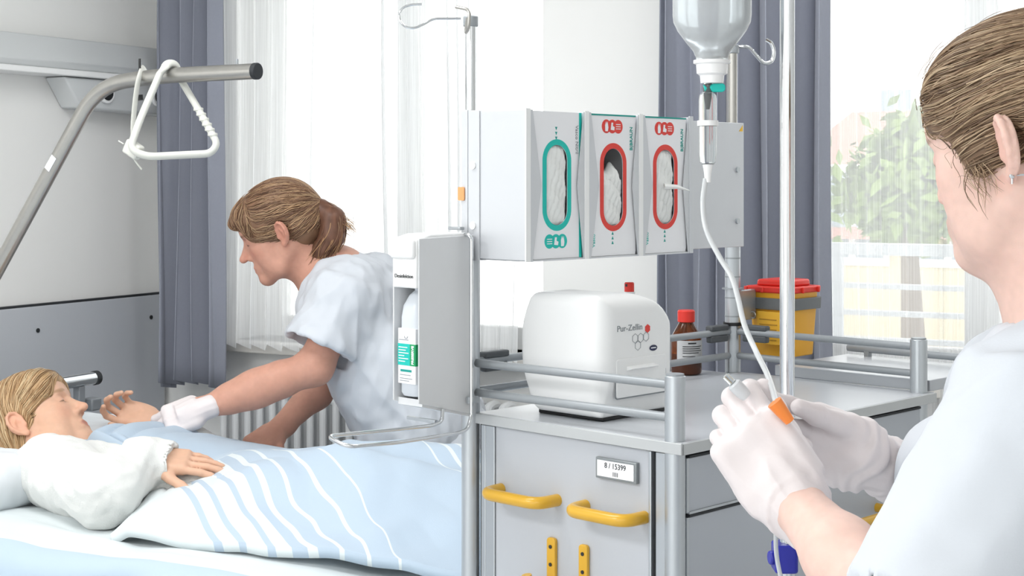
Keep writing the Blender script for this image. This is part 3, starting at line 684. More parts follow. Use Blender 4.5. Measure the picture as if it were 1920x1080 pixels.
def vnoise(p, freq, seed=0):
    """smooth value noise on an (n,3) array"""
    q = p*freq+seed*17.31; i = np.floor(q).astype(np.int64); f = q-i; f = f*f*(3-2*f); r = 0
    for a in (0, 1):
        for b in (0, 1):
            for c in (0, 1):
                h = ((i[:, 0]+a)*73856093 ^ (i[:, 1]+b)*19349663 ^ (i[:, 2]+c)*83492791)+seed*7919
                h = ((h ^ (h >> 13))*1274126177) & 0xffffff
                r = r+(h/0xffffff)*(f[:, 0] if a else 1-f[:, 0])*(f[:, 1] if b else 1-f[:, 1])*(f[:, 2] if c else 1-f[:, 2])
    return r*2-1
def sdf_obj(name, s, m, parent=None, origin=(0, 0, 0), M=None, smooth=2, disp=None, colf=None, cut=None):
    v, q = s.mesh()
    e = np.concatenate([q[:, [0, 1]], q[:, [1, 2]], q[:, [2, 3]], q[:, [3, 0]]])
    def lap(v):
        a = np.zeros_like(v); c = np.zeros(len(v)); np.add.at(c, e[:, 0], 1); np.add.at(c, e[:, 1], 1)
        for j in range(3): a[:, j] = np.bincount(e[:, 0], v[e[:, 1], j], len(v))+np.bincount(e[:, 1], v[e[:, 0], j], len(v))
        return a/c[:, None]
    for _ in range(smooth): v = v*.45+lap(v)*.55
    if disp is not None:
        _, g = s.grad_at(v); v = v+g*disp(v)[:, None]
    if cut is not None:
        keep = cut(v); q = q[keep[q].all(1)]; us = np.unique(q); mp = np.full(len(v), -1); mp[us] = np.arange(len(us)); v = v[us]; q = mp[q]
    me = np_mesh(name, v-np.array(origin), q)
    if colf is not None:
        at = me.color_attributes.new('Col', 'FLOAT_COLOR', 'POINT'); cc = np.ones((len(v), 4), np.float32); cc[:, :3] = colf(v)
        at.data.foreach_set('color', cc.ravel())
    return obj(name, me, m, parent, M)
# ------------------------------------------------------------------ swab dispenser on the worktop
sw = thing('swab_dispenser', 'white rounded swab dispenser box with drawer standing on the trolley worktop', 'dispenser', TR @ T3(.165, .16, ZT))
s = Sdf((.03, .03, 1.035), (.30, .29, 1.28), .0025)
s.rbox((.158, .158, 1.150), (.100, .098, .106), .020, 0)
_lo, _hi = (.03, .03, 1.035), (.3, .29, 1.28)
s.field(lambda x, y, z: 1.0465-z+0*x+0*y, _lo, _hi)
s.field(lambda x, y, z: 0*y+(.060+np.abs(z-1.16)**1.5*1.1)-x, _lo, _hi)
s.field(lambda x, y, z: 0*y+x-(.257-(1.12-np.minimum(z, 1.12))*.14), _lo, _hi)
s.field(lambda x, y, z: 0*x+(np.sqrt((np.maximum(y-.135, 0)/.121)**2+(np.maximum(z-1.165, 0)/.091)**2)-1)*.09, _lo, _hi)
s.field(lambda x, y, z: 0*y+(np.sqrt(np.maximum(.11-x, 0)**2+np.maximum(z-1.206, 0)**2)-.050), _lo, _hi)
s.field(lambda x, y, z: 0*y+(np.sqrt((np.maximum(x-.225, 0)/.032)**2+(np.maximum(z-1.225, 0)/.031)**2)-1)*.03, _lo, _hi)
s.field(lambda x, y, z: 0*z+(np.sqrt(np.maximum(.095-y, 0)**2+np.maximum(x-.222, 0)**2)-.0352), _lo, _hi)
sdf_obj('housing', s, M_white, sw, (.165, .16, ZT), smooth=3)
def S_(): return MB((.165, .16, ZT))
S_().box((.095, .075, ZT), (.245, .245, ZT+.008)).build('base_plate', M_black, sw, bev=.002)
def lean(y, z): return side(.2575-(1.12-min(z, 1.12))*.14, y, z)
dr = S_().prism(rrect(.135, .066, .005), lean(.163, 1.112) , .0022).build('drawer', M_white, sw, bev=.0008)
S_().ring(rrect(.140, .071, .006), rrect(.136, .067, .005), lean(.163, 1.112), .0004).build('drawer_gap', M_grey_ink, sw, smooth=False)
S_().prism([(0, 0), (.012, .003), (.012, .005), (0, .008)], basis((.2575, .122, 1.124), (0, 0, 0) and (1, 0, 0), (0, 0, 1), (0, -1, 0)), -.075).build('drawer_pull', M_white, dr, bev=.0008)
OFF = T3(-.165, -.16, -ZT)
text('lettering', 'Pur-Zellin', .0150, OFF @ side(.2574, .132, 1.197), M_grey_ink, sw, squash=1.15)
def hexa(r, cy, cz): return [(cy+r*math.cos(math.radians(30+60*i)), cz+r*math.sin(math.radians(30+60*i))) for i in range(6)]
S_().prism(hexa(.0075, .180, 1.193), side(.2575, 0, 0), .0006).build('red_hexagon', M_redink, sw, smooth=False)
for cy, cz in ((.146, 1.178), (.161, 1.178), (.176, 1.179), (.1535, 1.165)):
    S_().ring(hexa(.0085, cy, cz), hexa(.0078, cy, cz), side(.2575, 0, 0), .0005).build('hexagon_outline', M_grey_ink, sw, smooth=False)
ov = S_().prism([((.196)+.0105*math.cos(2*math.pi*i/24), 1.158+.0052*math.sin(2*math.pi*i/24)) for i in range(24)], side(.2575, 0, 0), .0006).build('oval_logo', mat('navy_print', '#20264a', .4), sw, smooth=False)
S_().box((.2581, .1890, 1.1572), (.2583, .2030, 1.1590)).build('logo_bar', M_paper, ov, smooth=False)
# small white bottle with red cap behind the swab dispenser
b = thing('small_bottle', 'slim white bottle with red cap half hidden behind the swab dispenser', 'bottle', TR @ T3(.055, .375, ZT))
MB().lathe([(.0, 0), (.0165, 0), (.0175, .003), (.0175, .165), (.013, .178), (.011, .18), (.011, .197)], n=24).build('flask', M_white, b)
c_ = MB().lathe([(.0, .194), (.0095, .194), (.0095, .213), (.008, .215), (0, .215)], n=20).build('cap', M_red, b)
MB().box((-.002, -.0097, .207), (.003, -.0094, .212)).build('cap_mark', M_black_ink, c_, smooth=False)
# amber bottle
ab = thing('amber_bottle', 'amber glass bottle with orange-red screw cap behind the guard rail', 'bottle', TR @ T3(-.047, .688, ZT))
M_amb = mat('amber_glass', '#8a4312', .06, trans=.75, ior=1.45, var=.02)
MB().lathe([(0, .004), (.026, .0), (.0315, .003), (.033, .008), (.033, .075), (.031, .082), (.0165, .108), (.0145, .112), (.0145, .120)], n=36).build('flask', M_amb, ab)
MB().lathe([(0, .002), (.030, .004), (.0312, .008), (.0312, .045), (0, .045)], n=30).build('liquid', mat('dark_liquid', '#3a1a08', .1, trans=.3), ab)
MB().lathe([(.017, .111), (.0185, .112), (.0185, .134), (.0165, .1365), (0, .1365)], n=36).build('cap', M_red, ab)
lb = MB(); rows = []
for i in range(13):
    a = math.radians(-88+i*11.5); rows.append([(.0334*math.cos(a), .0334*math.sin(a), z) for z in (.032, .074)])
lb.grid(rows).build('paper_label', mat('label_paper', '#c9cacb', .6, var=.03), ab)
for k, (z, w) in enumerate(((.067, 4), (.061, 10), (.0565, 9), (.052, 10), (.0475, 8), (.040, 6))):
    rows = []
    for i in range(w+1):
        a = math.radians(-66+i*8+(20 if k == 0 else 0)); rows.append([(.0337*math.cos(a), .0337*math.sin(a), z+q) for q in (0, .003 if k == 0 else .0016)])
    MB().grid(rows).build('label_line', M_black_ink, ab)
# sharps container behind the right post
sh = thing('sharps_container', 'yellow sharps container with red lid clamped to the rear trolley post', 'sharps bin', TR @ T3(.0425, .92, 1.07))
def taper(x0, x1, y0, y1, z0, z1, k, r=.012):
    cx, cy = (x0+x1)/2, (y0+y1)/2; a, b = (x1-x0)/2, (y1-y0)/2
    A = [(cx+p[0], cy+p[1], z0) for p in rrect(2*a*k, 2*b*k, r, 4)]; B = [(cx+p[0], cy+p[1], z1) for p in rrect(2*a, 2*b, r, 4)]; return A, B
def H_(): return MB((.0425, .92, 1.07))
A, B = taper(-.013, .098, .862, .978, 1.07, 1.215, .86); loft(H_(), [A, B]).build('bin_body', mat('sharps_yellow', '#f0b02f', .4, trans=.05), sh, bev=.002)
A, B = taper(-.018, .103, .857, .983, 1.208, 1.222, .99); L_ = loft(H_(), [A, B]).build('lid', M_red, sh, bev=.003)
A, B = taper(.002, .083, .877, .963, 1.236, 1.221, .96); A2, B2 = taper(.0, .085, .875, .965, 1.222, 1.236, 1.03)
loft(H_(), [A2, B2]).build('lid_dome', M_red, L_, bev=.004)
for x, y, in ((-.014, .857), (.03, .855), (.08, .855), (.105, .90), (.105, .96)): H_().box((x-.004, y-.0015, 1.208), (x+.004, y+.003, 1.221)).build('lid_catch', M_red, L_, bev=.002)
A, B = taper(-.018, .104, .857, .984, 1.172, 1.197, .985); loft(H_(), [A, B]).build('holder_band', mat('dark_grey_band', '#6d7072', .5), sh, bev=.001)
H_().box((.02, .852, 1.098), (.085, .862, 1.168), ).build('warning_label', mat('sharps_label', '#f3bb3d', .6), sh, smooth=False)
for k in range(5): H_().box((.026, .8512, 1.106+k*.011), (.07+.002*(k % 2), .8522, 1.1085+k*.011)).build('label_line', mat('ochre_print', '#b98a2c', .6), sh, smooth=False)
H_().box((-.004, .80, 1.150), (.012, .860, 1.215)).build('clamp_plate', M_alu, sh, bev=.002)
H_().box((-.014, .806, 1.15), (-.004, .83, 1.215)).build('clamp_jaw', M_alu, sh, bev=.002)
H_().tube([(.016+.007*math.cos(a), .842, 1.160+.007*math.sin(a)) for a in [2*math.pi*i/14 for i in range(14)]], .0014, 6, closed=True).build('clamp_ring', M_steel, sh)
# ------------------------------------------------------------------ drip stand and infusion
DI = 1.95
pb = P(1476, 340, DI)
st = thing('drip_stand', 'chrome drip stand pole beside the foreground nurse with blue clamp', 'drip stand', T3(pb.x, pb.y, 0))
MB().cyl((0, 0, .45), (0, 0, 2.05), .0095, 28).build('inner_pole', M_chrome, st)
MB().cyl((0, 0, .06), (0, 0, .93), .0125, 28).build('outer_pole', M_chrome, st)
cl = MB().prism(rrect(.030, .038, .006), T3(-.003, .002, .950) , .036).build('height_clamp', M_blue, st, bev=.003)
MB().cyl((-.024, -.004, .968), (-.014, -.002, .968), .009, 14).build('clamp_knob', M_blue, cl, bev=.002)
for k in range(5):
    a = math.radians(20+72*k); l = MB().tube(fillet([(0, 0, .075), (.05*math.cos(a), .05*math.sin(a), .09), (.29*math.cos(a), .29*math.sin(a), .07)], .03), .012, 10).build('base_leg', M_chrome, st)
    MB().cyl((.29*math.cos(a)-.01, .29*math.sin(a), .028), (.29*math.cos(a)+.01, .29*math.sin(a), .028), .028, 18).build('castor', M_black, l, bev=.003)
    MB().cyl((.29*math.cos(a), .29*math.sin(a), .04), (.29*math.cos(a), .29*math.sin(a), .075), .006, 10).build('castor_stem', M_chrome, l)
ib = P(1335, 340, DI); off = ib.x-pb.x
MB().tube(fillet([(0, 0, 2.04), (0, 0, 2.06), (off*.4, 0, 2.055), (off*.8, 0, 2.035), (off, 0, 2.03), (off-.012, 0, 2.045)], .012), .003, 8).build('hook_arm', M_chrome, st)
MB().tube(fillet([(0, 0, 2.04), (0, 0, 2.06), (.05, 0, 2.055), (.10, 0, 2.03), (.115, 0, 2.05)], .012), .003, 8).build('hook_arm', M_chrome, st)
zi = lambda y: CZ-(y-340)*DI/F
ibt = thing('infusion_bottle', 'upside-down clear plastic infusion bottle hanging from the drip stand', 'infusion bottle', T3(ib.x, ib.y, zi(150)))
M_iv = mat('clear_pe_bottle', '#f4f8fa', .22, trans=.55, ior=1.12, var=.01)
M_liq = mat('clear_infusion_liquid', '#e8f0f5', .05, trans=.95, ior=1.12, var=0)
z = lambda y: zi(y)-zi(150)
prof = [(.0, z(-140)), (.040, z(-138)), (.048, z(-128)), (.0503, z(-112)), (.0503, z(28)), (.0492, z(42)), (.044, z(58)), (.034, z(78)), (.0235, z(97)), (.0205, z(108)), (.0205, z(114))]
MB().lathe(prof[::-1], n=44).build('flask', M_iv, ibt)
lp = [(0, z(-60)), (.0485, z(-60)), (.0485, z(28)), (.0475, z(41)), (.0425, z(57)), (.0325, z(77)), (.022, z(96)), (.019, z(107)), (0, z(110))]
MB().lathe(lp[::-1], n=40).build('liquid', M_liq, ibt)
MB().tube([(.012*math.cos(a), 0, z(-150)+.012*math.sin(a)) for a in [2*math.pi*i/20 for i in range(20)]], .002, 8, closed=True).build('hanger_loop', M_white, ibt)
MB().lathe([(.0, z(156)), (.0145, z(156)), (.0155, z(142)), (.0195, z(138)), (.0203, z(121)), (.0238, z(119)), (.0238, z(113)), (.0, z(112))], n=36).build('cap', M_white, ibt)
M_clr = mat('clear_pvc', '#f1f5f6', .08, trans=.88, ior=1.25, var=0)
DC_ = P(1327, 340, DI)
dc = thing('drip_set', 'clear drip chamber and white infusion tube running down to the gloved hands', 'infusion set', T3(DC_.x, DC_.y, zi(320)))
z = lambda y: zi(y)-zi(320)
MB().lathe([(.0045, z(152)), (.006, z(162)), (.0062, z(172)), (.0105, z(178)), (.0115, z(186)), (.0115, z(228)), (.0085, z(230))][::-1], n=28).build('upper_chamber', M_clr, dc)
MB().lathe([(0, z(176)), (.0045, z(176)), (.003, z(196)), (.002, z(205)), (0, z(206))][::-1], n=16).build('drip_nozzle', M_white, dc)
MB().lathe([(.0, z(226)), (.0135, z(226)), (.0135, z(236)), (0, z(236))][::-1], n=28).build('chamber_collar', M_white, dc)
MB().lathe([(.0115, z(236)), (.0113, z(290)), (.0103, z(304)), (.0075, z(308)), (0, z(308))][::-1], n=28).build('lower_chamber', M_clr, dc)
MB().lathe([(.0, z(306)), (.0072, z(306)), (.0055, z(318)), (.0046, z(326)), (.004, z(342)), (0, z(342))][::-1], n=20).build('outlet', M_white, dc)
vc = MB().cyl((-.005, 0, z(167)), (.006, 0, z(164)), .0058, 16).build('vent_body', M_teal, dc, bev=.001)
MB().prism(rrect(.019, .011, .0045), basis((.0125, -.006, z(165)), (1, 0, .03), (0, 0, 1), (0, 1, 0)), .006).build('vent_flap', M_teal, vc, bev=.001)
def W(px, py, d): return P(px, py, d)-Vector((DC_.x, DC_.y, zi(320)))
tb = [W(1323, 335, 1.95), W(1318, 380, 1.945), W(1324, 430, 1.93), W(1348, 480, 1.91), W(1372, 520, 1.89), W(1384, 560, 1.87), W(1396, 610, 1.84), W(1418, 660, 1.80), W(1440, 705, 1.70), W(1456, 756, 1.60)]
def catmull(p, n=6):
    p = [Vector(q) for q in p]; p = [p[0]*2-p[1]]+p+[p[-1]*2-p[-2]]; o = []
    for i in range(1, len(p)-2):
        for k in range(n):
            t = k/n; a, b, c, d = p[i-1:i+3]
            o.append(.5*((2*b)+(c-a)*t+(2*a-5*b+4*c-d)*t*t+(3*b-a-3*c+d)*t**3))
    o.append(p[-2]); return o
M_tube = mat('infusion_tube', '#e9edef', .15, trans=.25, ior=1.3, var=0)
MB().tube(catmull(tb), .0034, 12).build('infusion_tube', M_tube, dc)
t2 = [W(1462, 775, 1.73), W(1492, 850, 1.76), W(1530, 900, 1.74), W(1552, 950, 1.72), W(1556, 985, 1.74), W(1530, 1010, 1.78)]
MB().tube(catmull(t2), .0022, 10).build('tube_loop', M_tube, dc)
t3 = [W(1458, 905, 1.82), W(1455, 980, 1.86), W(1456, 1040, 1.89), W(1468, 1100, 1.90), W(1490, 1200, 1.9)]
MB().tube(catmull(t3), .0028, 10).build('tube_tail', M_tube, dc)
# roller clamp and connector held in the gloved hands
ra, rb_ = W(1452, 754, 1.595), W(1481, 790, 1.595)
rc = MB().tube([ra, ra*.6+rb_*.4, rb_], .007, 12, rad=[.0085, .0075, .0055]).build('roller_clamp', M_orange, dc)
ca, cb = W(1360, 704, 1.625), W(1402, 746, 1.625)
ax = (cb-ca)
MB().tube([ca, ca+ax*.36], .0042, 14).build('connector_tip', M_clr, dc)
MB().tube([ca+ax*.34, ca+ax*.40, ca+ax*.75, ca+ax*.95], .007, 14, rad=[.0055, .0078, .0078, .006]).build('connector_nut', mat('frosted_plastic', '#e8ecef', .3, trans=.3), dc)
# ------------------------------------------------------------------ hospital bed
BR = T3(-1.394, 3.928, 0) @ Matrix.Rotation(math.radians(-27), 4, 'Z'); BI = BR.inverted()
def BL(px, py, d): return BI @ P(px, py, d)
bd = thing('hospital_bed', 'hospital bed with chrome headboard rail standing along the left of the room', 'bed', BR)
M_bedgrey = mat('bed_grey_enamel', '#8c9196', .4, .2)
MB().tube([(-.01, -.46, .888), (-.01, .46, .888)], .0185, 20).build('headboard_rail', M_chrome, bd)
for s in (-1, 1):
    MB().cyl((-.01, s*.455, .888), (-.01, s*.475, .888), .0205, 20).build('end_cap', M_darkgap, bd, bev=.003)
    p = MB().box((-.022, s*.40-.012, .45), (.002, s*.40+.012, .872)).build('headboard_post', M_bedgrey, bd, bev=.002)
    MB().box((-.016, s*.44-.02, .80), (.02, s*.44+.02, .835)).build('corner_bracket', M_bedgrey, bd, bev=.004)
MB().prism(rrect(.78, .30, .03, cx=0, cy=0), basis((-.020, 0, .66), (0, 1, 0), (0, 0, 1), (1, 0, 0)), .014).build('headboard_panel', M_bumper, bd, bev=.002)
MB().box((.0, -.40, .40), (1.92, .40, .50)).build('bed_frame', M_bedgrey, bd, bev=.006)
MB().prism(rrect(.84, .34, .04), basis((1.955, 0, .62), (0, 1, 0), (0, 0, 1), (1, 0, 0)), .02).build('footboard', M_bumper, bd, bev=.003)
for x in (.18, 1.74):
    for s in (-1, 1):
        MB().box((x-.02, s*.33-.02, .12), (x+.02, s*.33+.02, .41)).build('leg', M_bedgrey, bd, bev=.003)
        MB().cyl((x, s*.33-.016, .062), (x, s*.33+.016, .062), .062, 22).build('castor', M_black, bd, bev=.004)
        MB().box((x-.014, s*.33-.024, .07), (x+.014, s*.33+.024, .125)).build('castor_fork', M_bedgrey, bd, bev=.003)
mt = tag(MB((0, 0, .5)).box((.02, -.44, .5), (1.93, .44, .675)).build('mattress', mat('mattress_cover', '#dfe5ea', .7, bump=.1, bscale=80), None, BR @ T3(0, 0, .5), bev=.03, seg=4), 'white covered mattress lying on the hospital bed', 'mattress')
# lifting pole with grip
lp = thing('lifting_pole', 'bent steel lifting pole rising over the patient from the bed head', 'lifting pole', BR @ T3(-.10, 0, .45))
MB((-.10, 0, .45)).tube(fillet([(-.10, 0, .45), (-.10, 0, .965), (.42, 0, 1.685), (.60, 0, 1.703), (.90, 0, 1.705)], .11, 10), .0185, 22).build('pole', M_steel, lp)
MB((-.10, 0, .45)).cyl((.893, 0, 1.705), (.906, 0, 1.705), .0195, 22).build('end_cap', M_darkgap, lp, bev=.002)
for x in (.556, .845): MB((-.10, 0, .45)).cyl((x, 0, 1.72), (x, 0, 1.742 if x < .7 else 1.735), .003, 8).build('stop_pin', M_railgrey, lp)
for z in (.52, .62): MB((-.10, 0, .45)).box((-.13, -.03, z-.02), (-.03, .03, z+.02)).build('socket_clamp', M_bedgrey, lp, bev=.004)
dd = Vector((.35, 0, .47)).normalized(); pc = Vector((.285, 0, 1.495)); nn = Vector((0, -1, 0))
MB((-.10, 0, .45)).box((-.02, -.009, -.001), (.02, .009, .0006), basis(pc+nn*.0188, dd, dd.cross(nn), nn)).build('type_label', M_paper, lp, smooth=False)
gr = thing('trapeze_grip', 'pale grey triangular trapeze grip with strap hanging from the lifting pole', 'grip', BR @ T3(.60, 0, 1.52))
def G2(px, py, d): return BL(px, py, d)-Vector((.60, 0, 1.52))
M_grip = mat('pale_grip_plastic', '#d9dad3', .45, var=.02)
tri = [G2(300, 138, 3.60), G2(262, 225, 3.58), G2(243, 280, 3.57), G2(275, 294, 3.57), G2(395, 288, 3.60), G2(408, 270, 3.61), G2(372, 205, 3.63), G2(338, 148, 3.66), G2(330, 120, 3.64), G2(315, 118, 3.62)]
MB().tube(fillet(tri+[tri[0]], .03, 5)[:-1], .0105, 14, closed=True, sq=(1.0, .8)).build('handle', M_grip, gr)
for k in range(6):
    a = G2(372, 205, 3.63)*(1-k/6)+G2(404, 262, 3.61)*k/6
    MB().lathe([(.0, -.004), (.0118, -.004), (.0118, .004), (0, .004)], n=12, M=T3(*a)).build('finger_ridge', M_grip, gr, bev=.002)
st_ = [G2(250, 285, 3.62), G2(250, 230, 3.63), G2(256, 170, 3.64), G2(263, 140, 3.65), G2(270, 128, 3.69), G2(278, 140, 3.73)]
MB().tube(catmull(st_, 5), .009, 10, sq=(1, .3)).build('strap', M_grip, gr)
bk = MB().box((-.022, -.012, -.018), (.022, .012, .018), T3(*G2(250, 280, 3.59)) @ Matrix.Rotation(.5, 4, 'Y')).build('buckle', M_grip, gr, bev=.005)
MB().tube([G2(262, 110, 3.66), G2(262, 135, 3.66)], .003, 8).build('stop_pin', M_black, gr)
MB().tube([G2(262, 178, 3.66), G2(263, 188, 3.66)], .008, 12).build('strap_stud', M_black, gr)
MB().tube([G2(232, 270, 3.6), G2(222, 264, 3.6)], .0018, 6).build('strap_tail', M_grip, gr)
MB().tube(catmull([G2(250, 296, 3.6), G2(258, 308, 3.6), G2(266, 318, 3.6)], 4), .0022, 6).build('strap_tail', M_grip, gr)
# pillow
M_pillow = mat('pillow_cotton', '#dfe4e8', .8, var=.02, bump=.2, bscale=40)
s = Sdf((-.1, -.5, .62), (.62, .5, .95), .008)
s.rbox((.20, -.0, .745), (.22, .38, .068), .06, .0); s.ell((.30, -.02, .86), (.13, .14, .10), .05, 's')
def pdisp(v): return .008*vnoise(v, 9, 2)+.005*vnoise(v*np.array([1, 1.8, 1]), 22, 4)
pw = sdf_obj('pillow', s, M_pillow, None, (.2, 0, .68), BR @ T3(.2, 0, .68), smooth=4, disp=pdisp)
tag(pw, 'plump white pillow under the head of the patient', 'pillow')
# duvet and sheet: pattern of broad pale blue field with white stripes, woven into the cloth
def stripe_mat(name, axis, stops):
    m = bpy.data.materials.new(name); m.use_nodes = True; nt = m.node_tree; n = nt.nodes; L = nt.links; b = n['Principled BSDF']
    b.inputs['Roughness'].default_value = .85; b.inputs['Sheen Weight'].default_value = .15
    at = n.new('ShaderNodeAttribute'); at.attribute_name = 'weave'; L.new(at.outputs['Fac'], (rp := n.new('ShaderNodeValToRGB')).inputs[0])
    rp.color_ramp.interpolation = 'CONSTANT'; e = rp.color_ramp.elements
    while len(e) > 1: e.remove(e[-1])
    e[0].position = stops[0][0]; e[0].color = (*C(stops[0][1]), 1)
    for p_, c_ in stops[1:]: x = e.new(p_); x.color = (*C(c_), 1)
    nz = n.new('ShaderNodeTexNoise'); nz.inputs['Scale'].default_value = 350; tc = n.new('ShaderNodeTexCoord'); L.new(tc.outputs['Object'], nz.inputs['Vector'])
    bp = n.new('ShaderNodeBump'); bp.inputs['Strength'].default_value = .12; bp.inputs['Distance'].default_value = .002; L.new(nz.outputs['Fac'], bp.inputs['Height']); L.new(bp.outputs[0], b.inputs['Normal'])
    L.new(rp.outputs[0], b.inputs['Base Color']); return m
BLU, WHT, PAL = '#b2c3d3', '#d8e0e2', '#d7e4ec'
M_duvet = stripe_mat('striped_duvet_cotton', 0, [(0, WHT), (.20, BLU), (.212, WHT), (.235, BLU), (.247, WHT), (.28, BLU), (.292, WHT), (.315, BLU), (.335, WHT), (.345, BLU), (.372, WHT), (.382, BLU), (.42, WHT), (.426, BLU), (.47, WHT), (.474, BLU), (.685, WHT), (.689, BLU), (.715, WHT), (.724, BLU), (.745, WHT), (.756, BLU), (.775, WHT), (.80, BLU), (.815, WHT)])
M_sheet = stripe_mat('banded_sheet_cotton', 0, [(0, WHT), (.34, '#b4c6d5'), (.80, WHT)])
def weave(o, f):
    me = o.data; a = me.attributes.new('weave', 'FLOAT', 'POINT'); a.data.foreach_set('value', np.asarray(f, np.float32))
def cloth(name, label, cat, U, V, fn, weavef, m, origin, thick=.004):
    uu, vv = np.meshgrid(U, V, indexing='ij'); p = fn(uu.ravel(), vv.ravel()); nu, nv = len(U), len(V)
    i = np.arange(nu-1)[:, None]*nv+np.arange(nv-1)[None, :]; q = np.stack([i, i+nv, i+nv+1, i+1], -1).reshape(-1, 4)
    me = np_mesh(name, p-np.array(origin), q); o = obj(name, me, m, None, BR @ T3(*origin)); weave(o, weavef(uu.ravel(), vv.ravel()))
    md = o.modifiers.new('thickness', 'SOLIDIFY'); md.thickness = thick; md.offset = -1
    return tag(o, label, cat)
def n2(a, b, fr, sd): return vnoise(np.stack([a, b, 0*a], 1), fr, sd)
def drape(y, edge, ztop, rad=.05):
    """y<edge runs down the side of the bed; returns (y', dz)"""
    t = np.maximum(edge-y, 0); a = np.minimum(t/rad, math.pi/2)
    yy = np.where(t > 0, edge-rad*np.sin(a), y); dz = np.where(t > 0, -(rad*(1-np.cos(a))+np.maximum(t-rad*math.pi/2, 0)), 0); return yy, dz
def sheet_f(x, y):
    w = .022*np.sin(x*17+2*np.sin(x*5))*np.clip((-.47-y)/.1, 0, 1)
    yy, dz = drape(y, -.445, .68); z = .688+dz+.007*n2(x, y, 7, 3)+.016*np.clip(n2(x*.7+y*.5, y*2.2, 7, 5), 0, 1)
    return np.stack([x, yy-.02+w+.006*n2(x, y, 9, 1)*(dz < -.02), z], 1)
cloth('bed_sheet', 'white and pale blue bed sheet draped over the near edge of the mattress', 'sheet', np.linspace(-.02, 1.94, 220), np.linspace(-.68, .43, 150), sheet_f, lambda x, y: np.clip((-.36-y)/.3+.05*n2(x, y, 3, 2)+.02, 0, 1), M_sheet, (.9, 0, .68))
def duvet_f(x, y):
    # x: along the bed, y: across (drapes over the near edge); head-side border runs obliquely
    x0 = .72-.32*np.clip((y+.13)/.10, 0, 1)**.7+.10*np.clip((-.13-y)/.3, 0, 1); u = (x-.70)/1.25
    X = x0+(1.96-x0)*np.clip(u, 0, 1)
    A = np.interp(X, [.40, .6, .8, 1.0, 1.25, 1.5, 1.9], [.135, .125, .098, .125, .155, .14, .135]); body = A*np.exp(-((y-.03)/np.where(y > .03, .36, .27))**2)-.03*np.exp(-((X-.78)/.10)**2-((y+.10)/.09)**2)
    feet = .03*np.exp(-((X-1.78)/.10)**2-((y)/.2)**2)+.012*np.exp(-((X-.50)/.07)**2-((y-.20)/.07)**2)
    legs = -.03*np.exp(-((y-.03)/.05)**2)*np.clip((X-1.0)/.3, 0, 1)
    fold = .030*(np.abs(np.sin((X-x0)*46+4.0*y+1.5*np.sin(6*y)))**.45-.6)*np.exp(-((X-x0)/.16)**2)*np.clip((y+.22)/.12, 0, 1)
    puff = np.clip((X-.75)/.2, .25, 1)*(.020*n2(X, y, 5, 7)+.013*n2(X*1.2+.4*y, y*1.0, 11, 8)+.012*np.clip(n2((X*.78-y*.63)*.35, X*.63+y*.78, 13, 9), -.3, 1))
    yy, dz = drape(y, -.40, 0, .07)
    lift = .03*np.exp(-((X-x0)/.02)**2)
    yy = np.where(y > .44, .44+(y-.44)*.3, yy); dz = dz-np.maximum(y-.44, 0)*.9
    z = .712+body+feet+legs+fold+puff*np.clip((.5-abs(y))*5, .2, 1)+dz*.55-.02*np.exp(-((X-x0)/.03)**2)
    return np.stack([X, yy-.01*(dz < -.02), z], 1)
def duvet_w(x, y):
    x0 = .72-.32*np.clip((y+.13)/.10, 0, 1)**.7+.10*np.clip((-.13-y)/.3, 0, 1); X = x0+(1.96-x0)*np.clip((x-.70)/1.25, 0, 1)
    q = .63*X+.78*y; far = np.clip((y+.11)/.03, 0, 1)*np.clip((.80-X+.3*y)/.03, 0, 1); return far*.6+(1-far)*np.clip(.62+(q-.82)*.95+.01*n2(X, y, 8, 3), 0, 1)
cloth('duvet', 'pale blue striped duvet covering the patient from the chest down', 'duvet', np.linspace(.70, 1.95, 260), np.linspace(-.385, .58, 190), duvet_f, duvet_w, M_duvet, (1.2, 0, .75), .022)
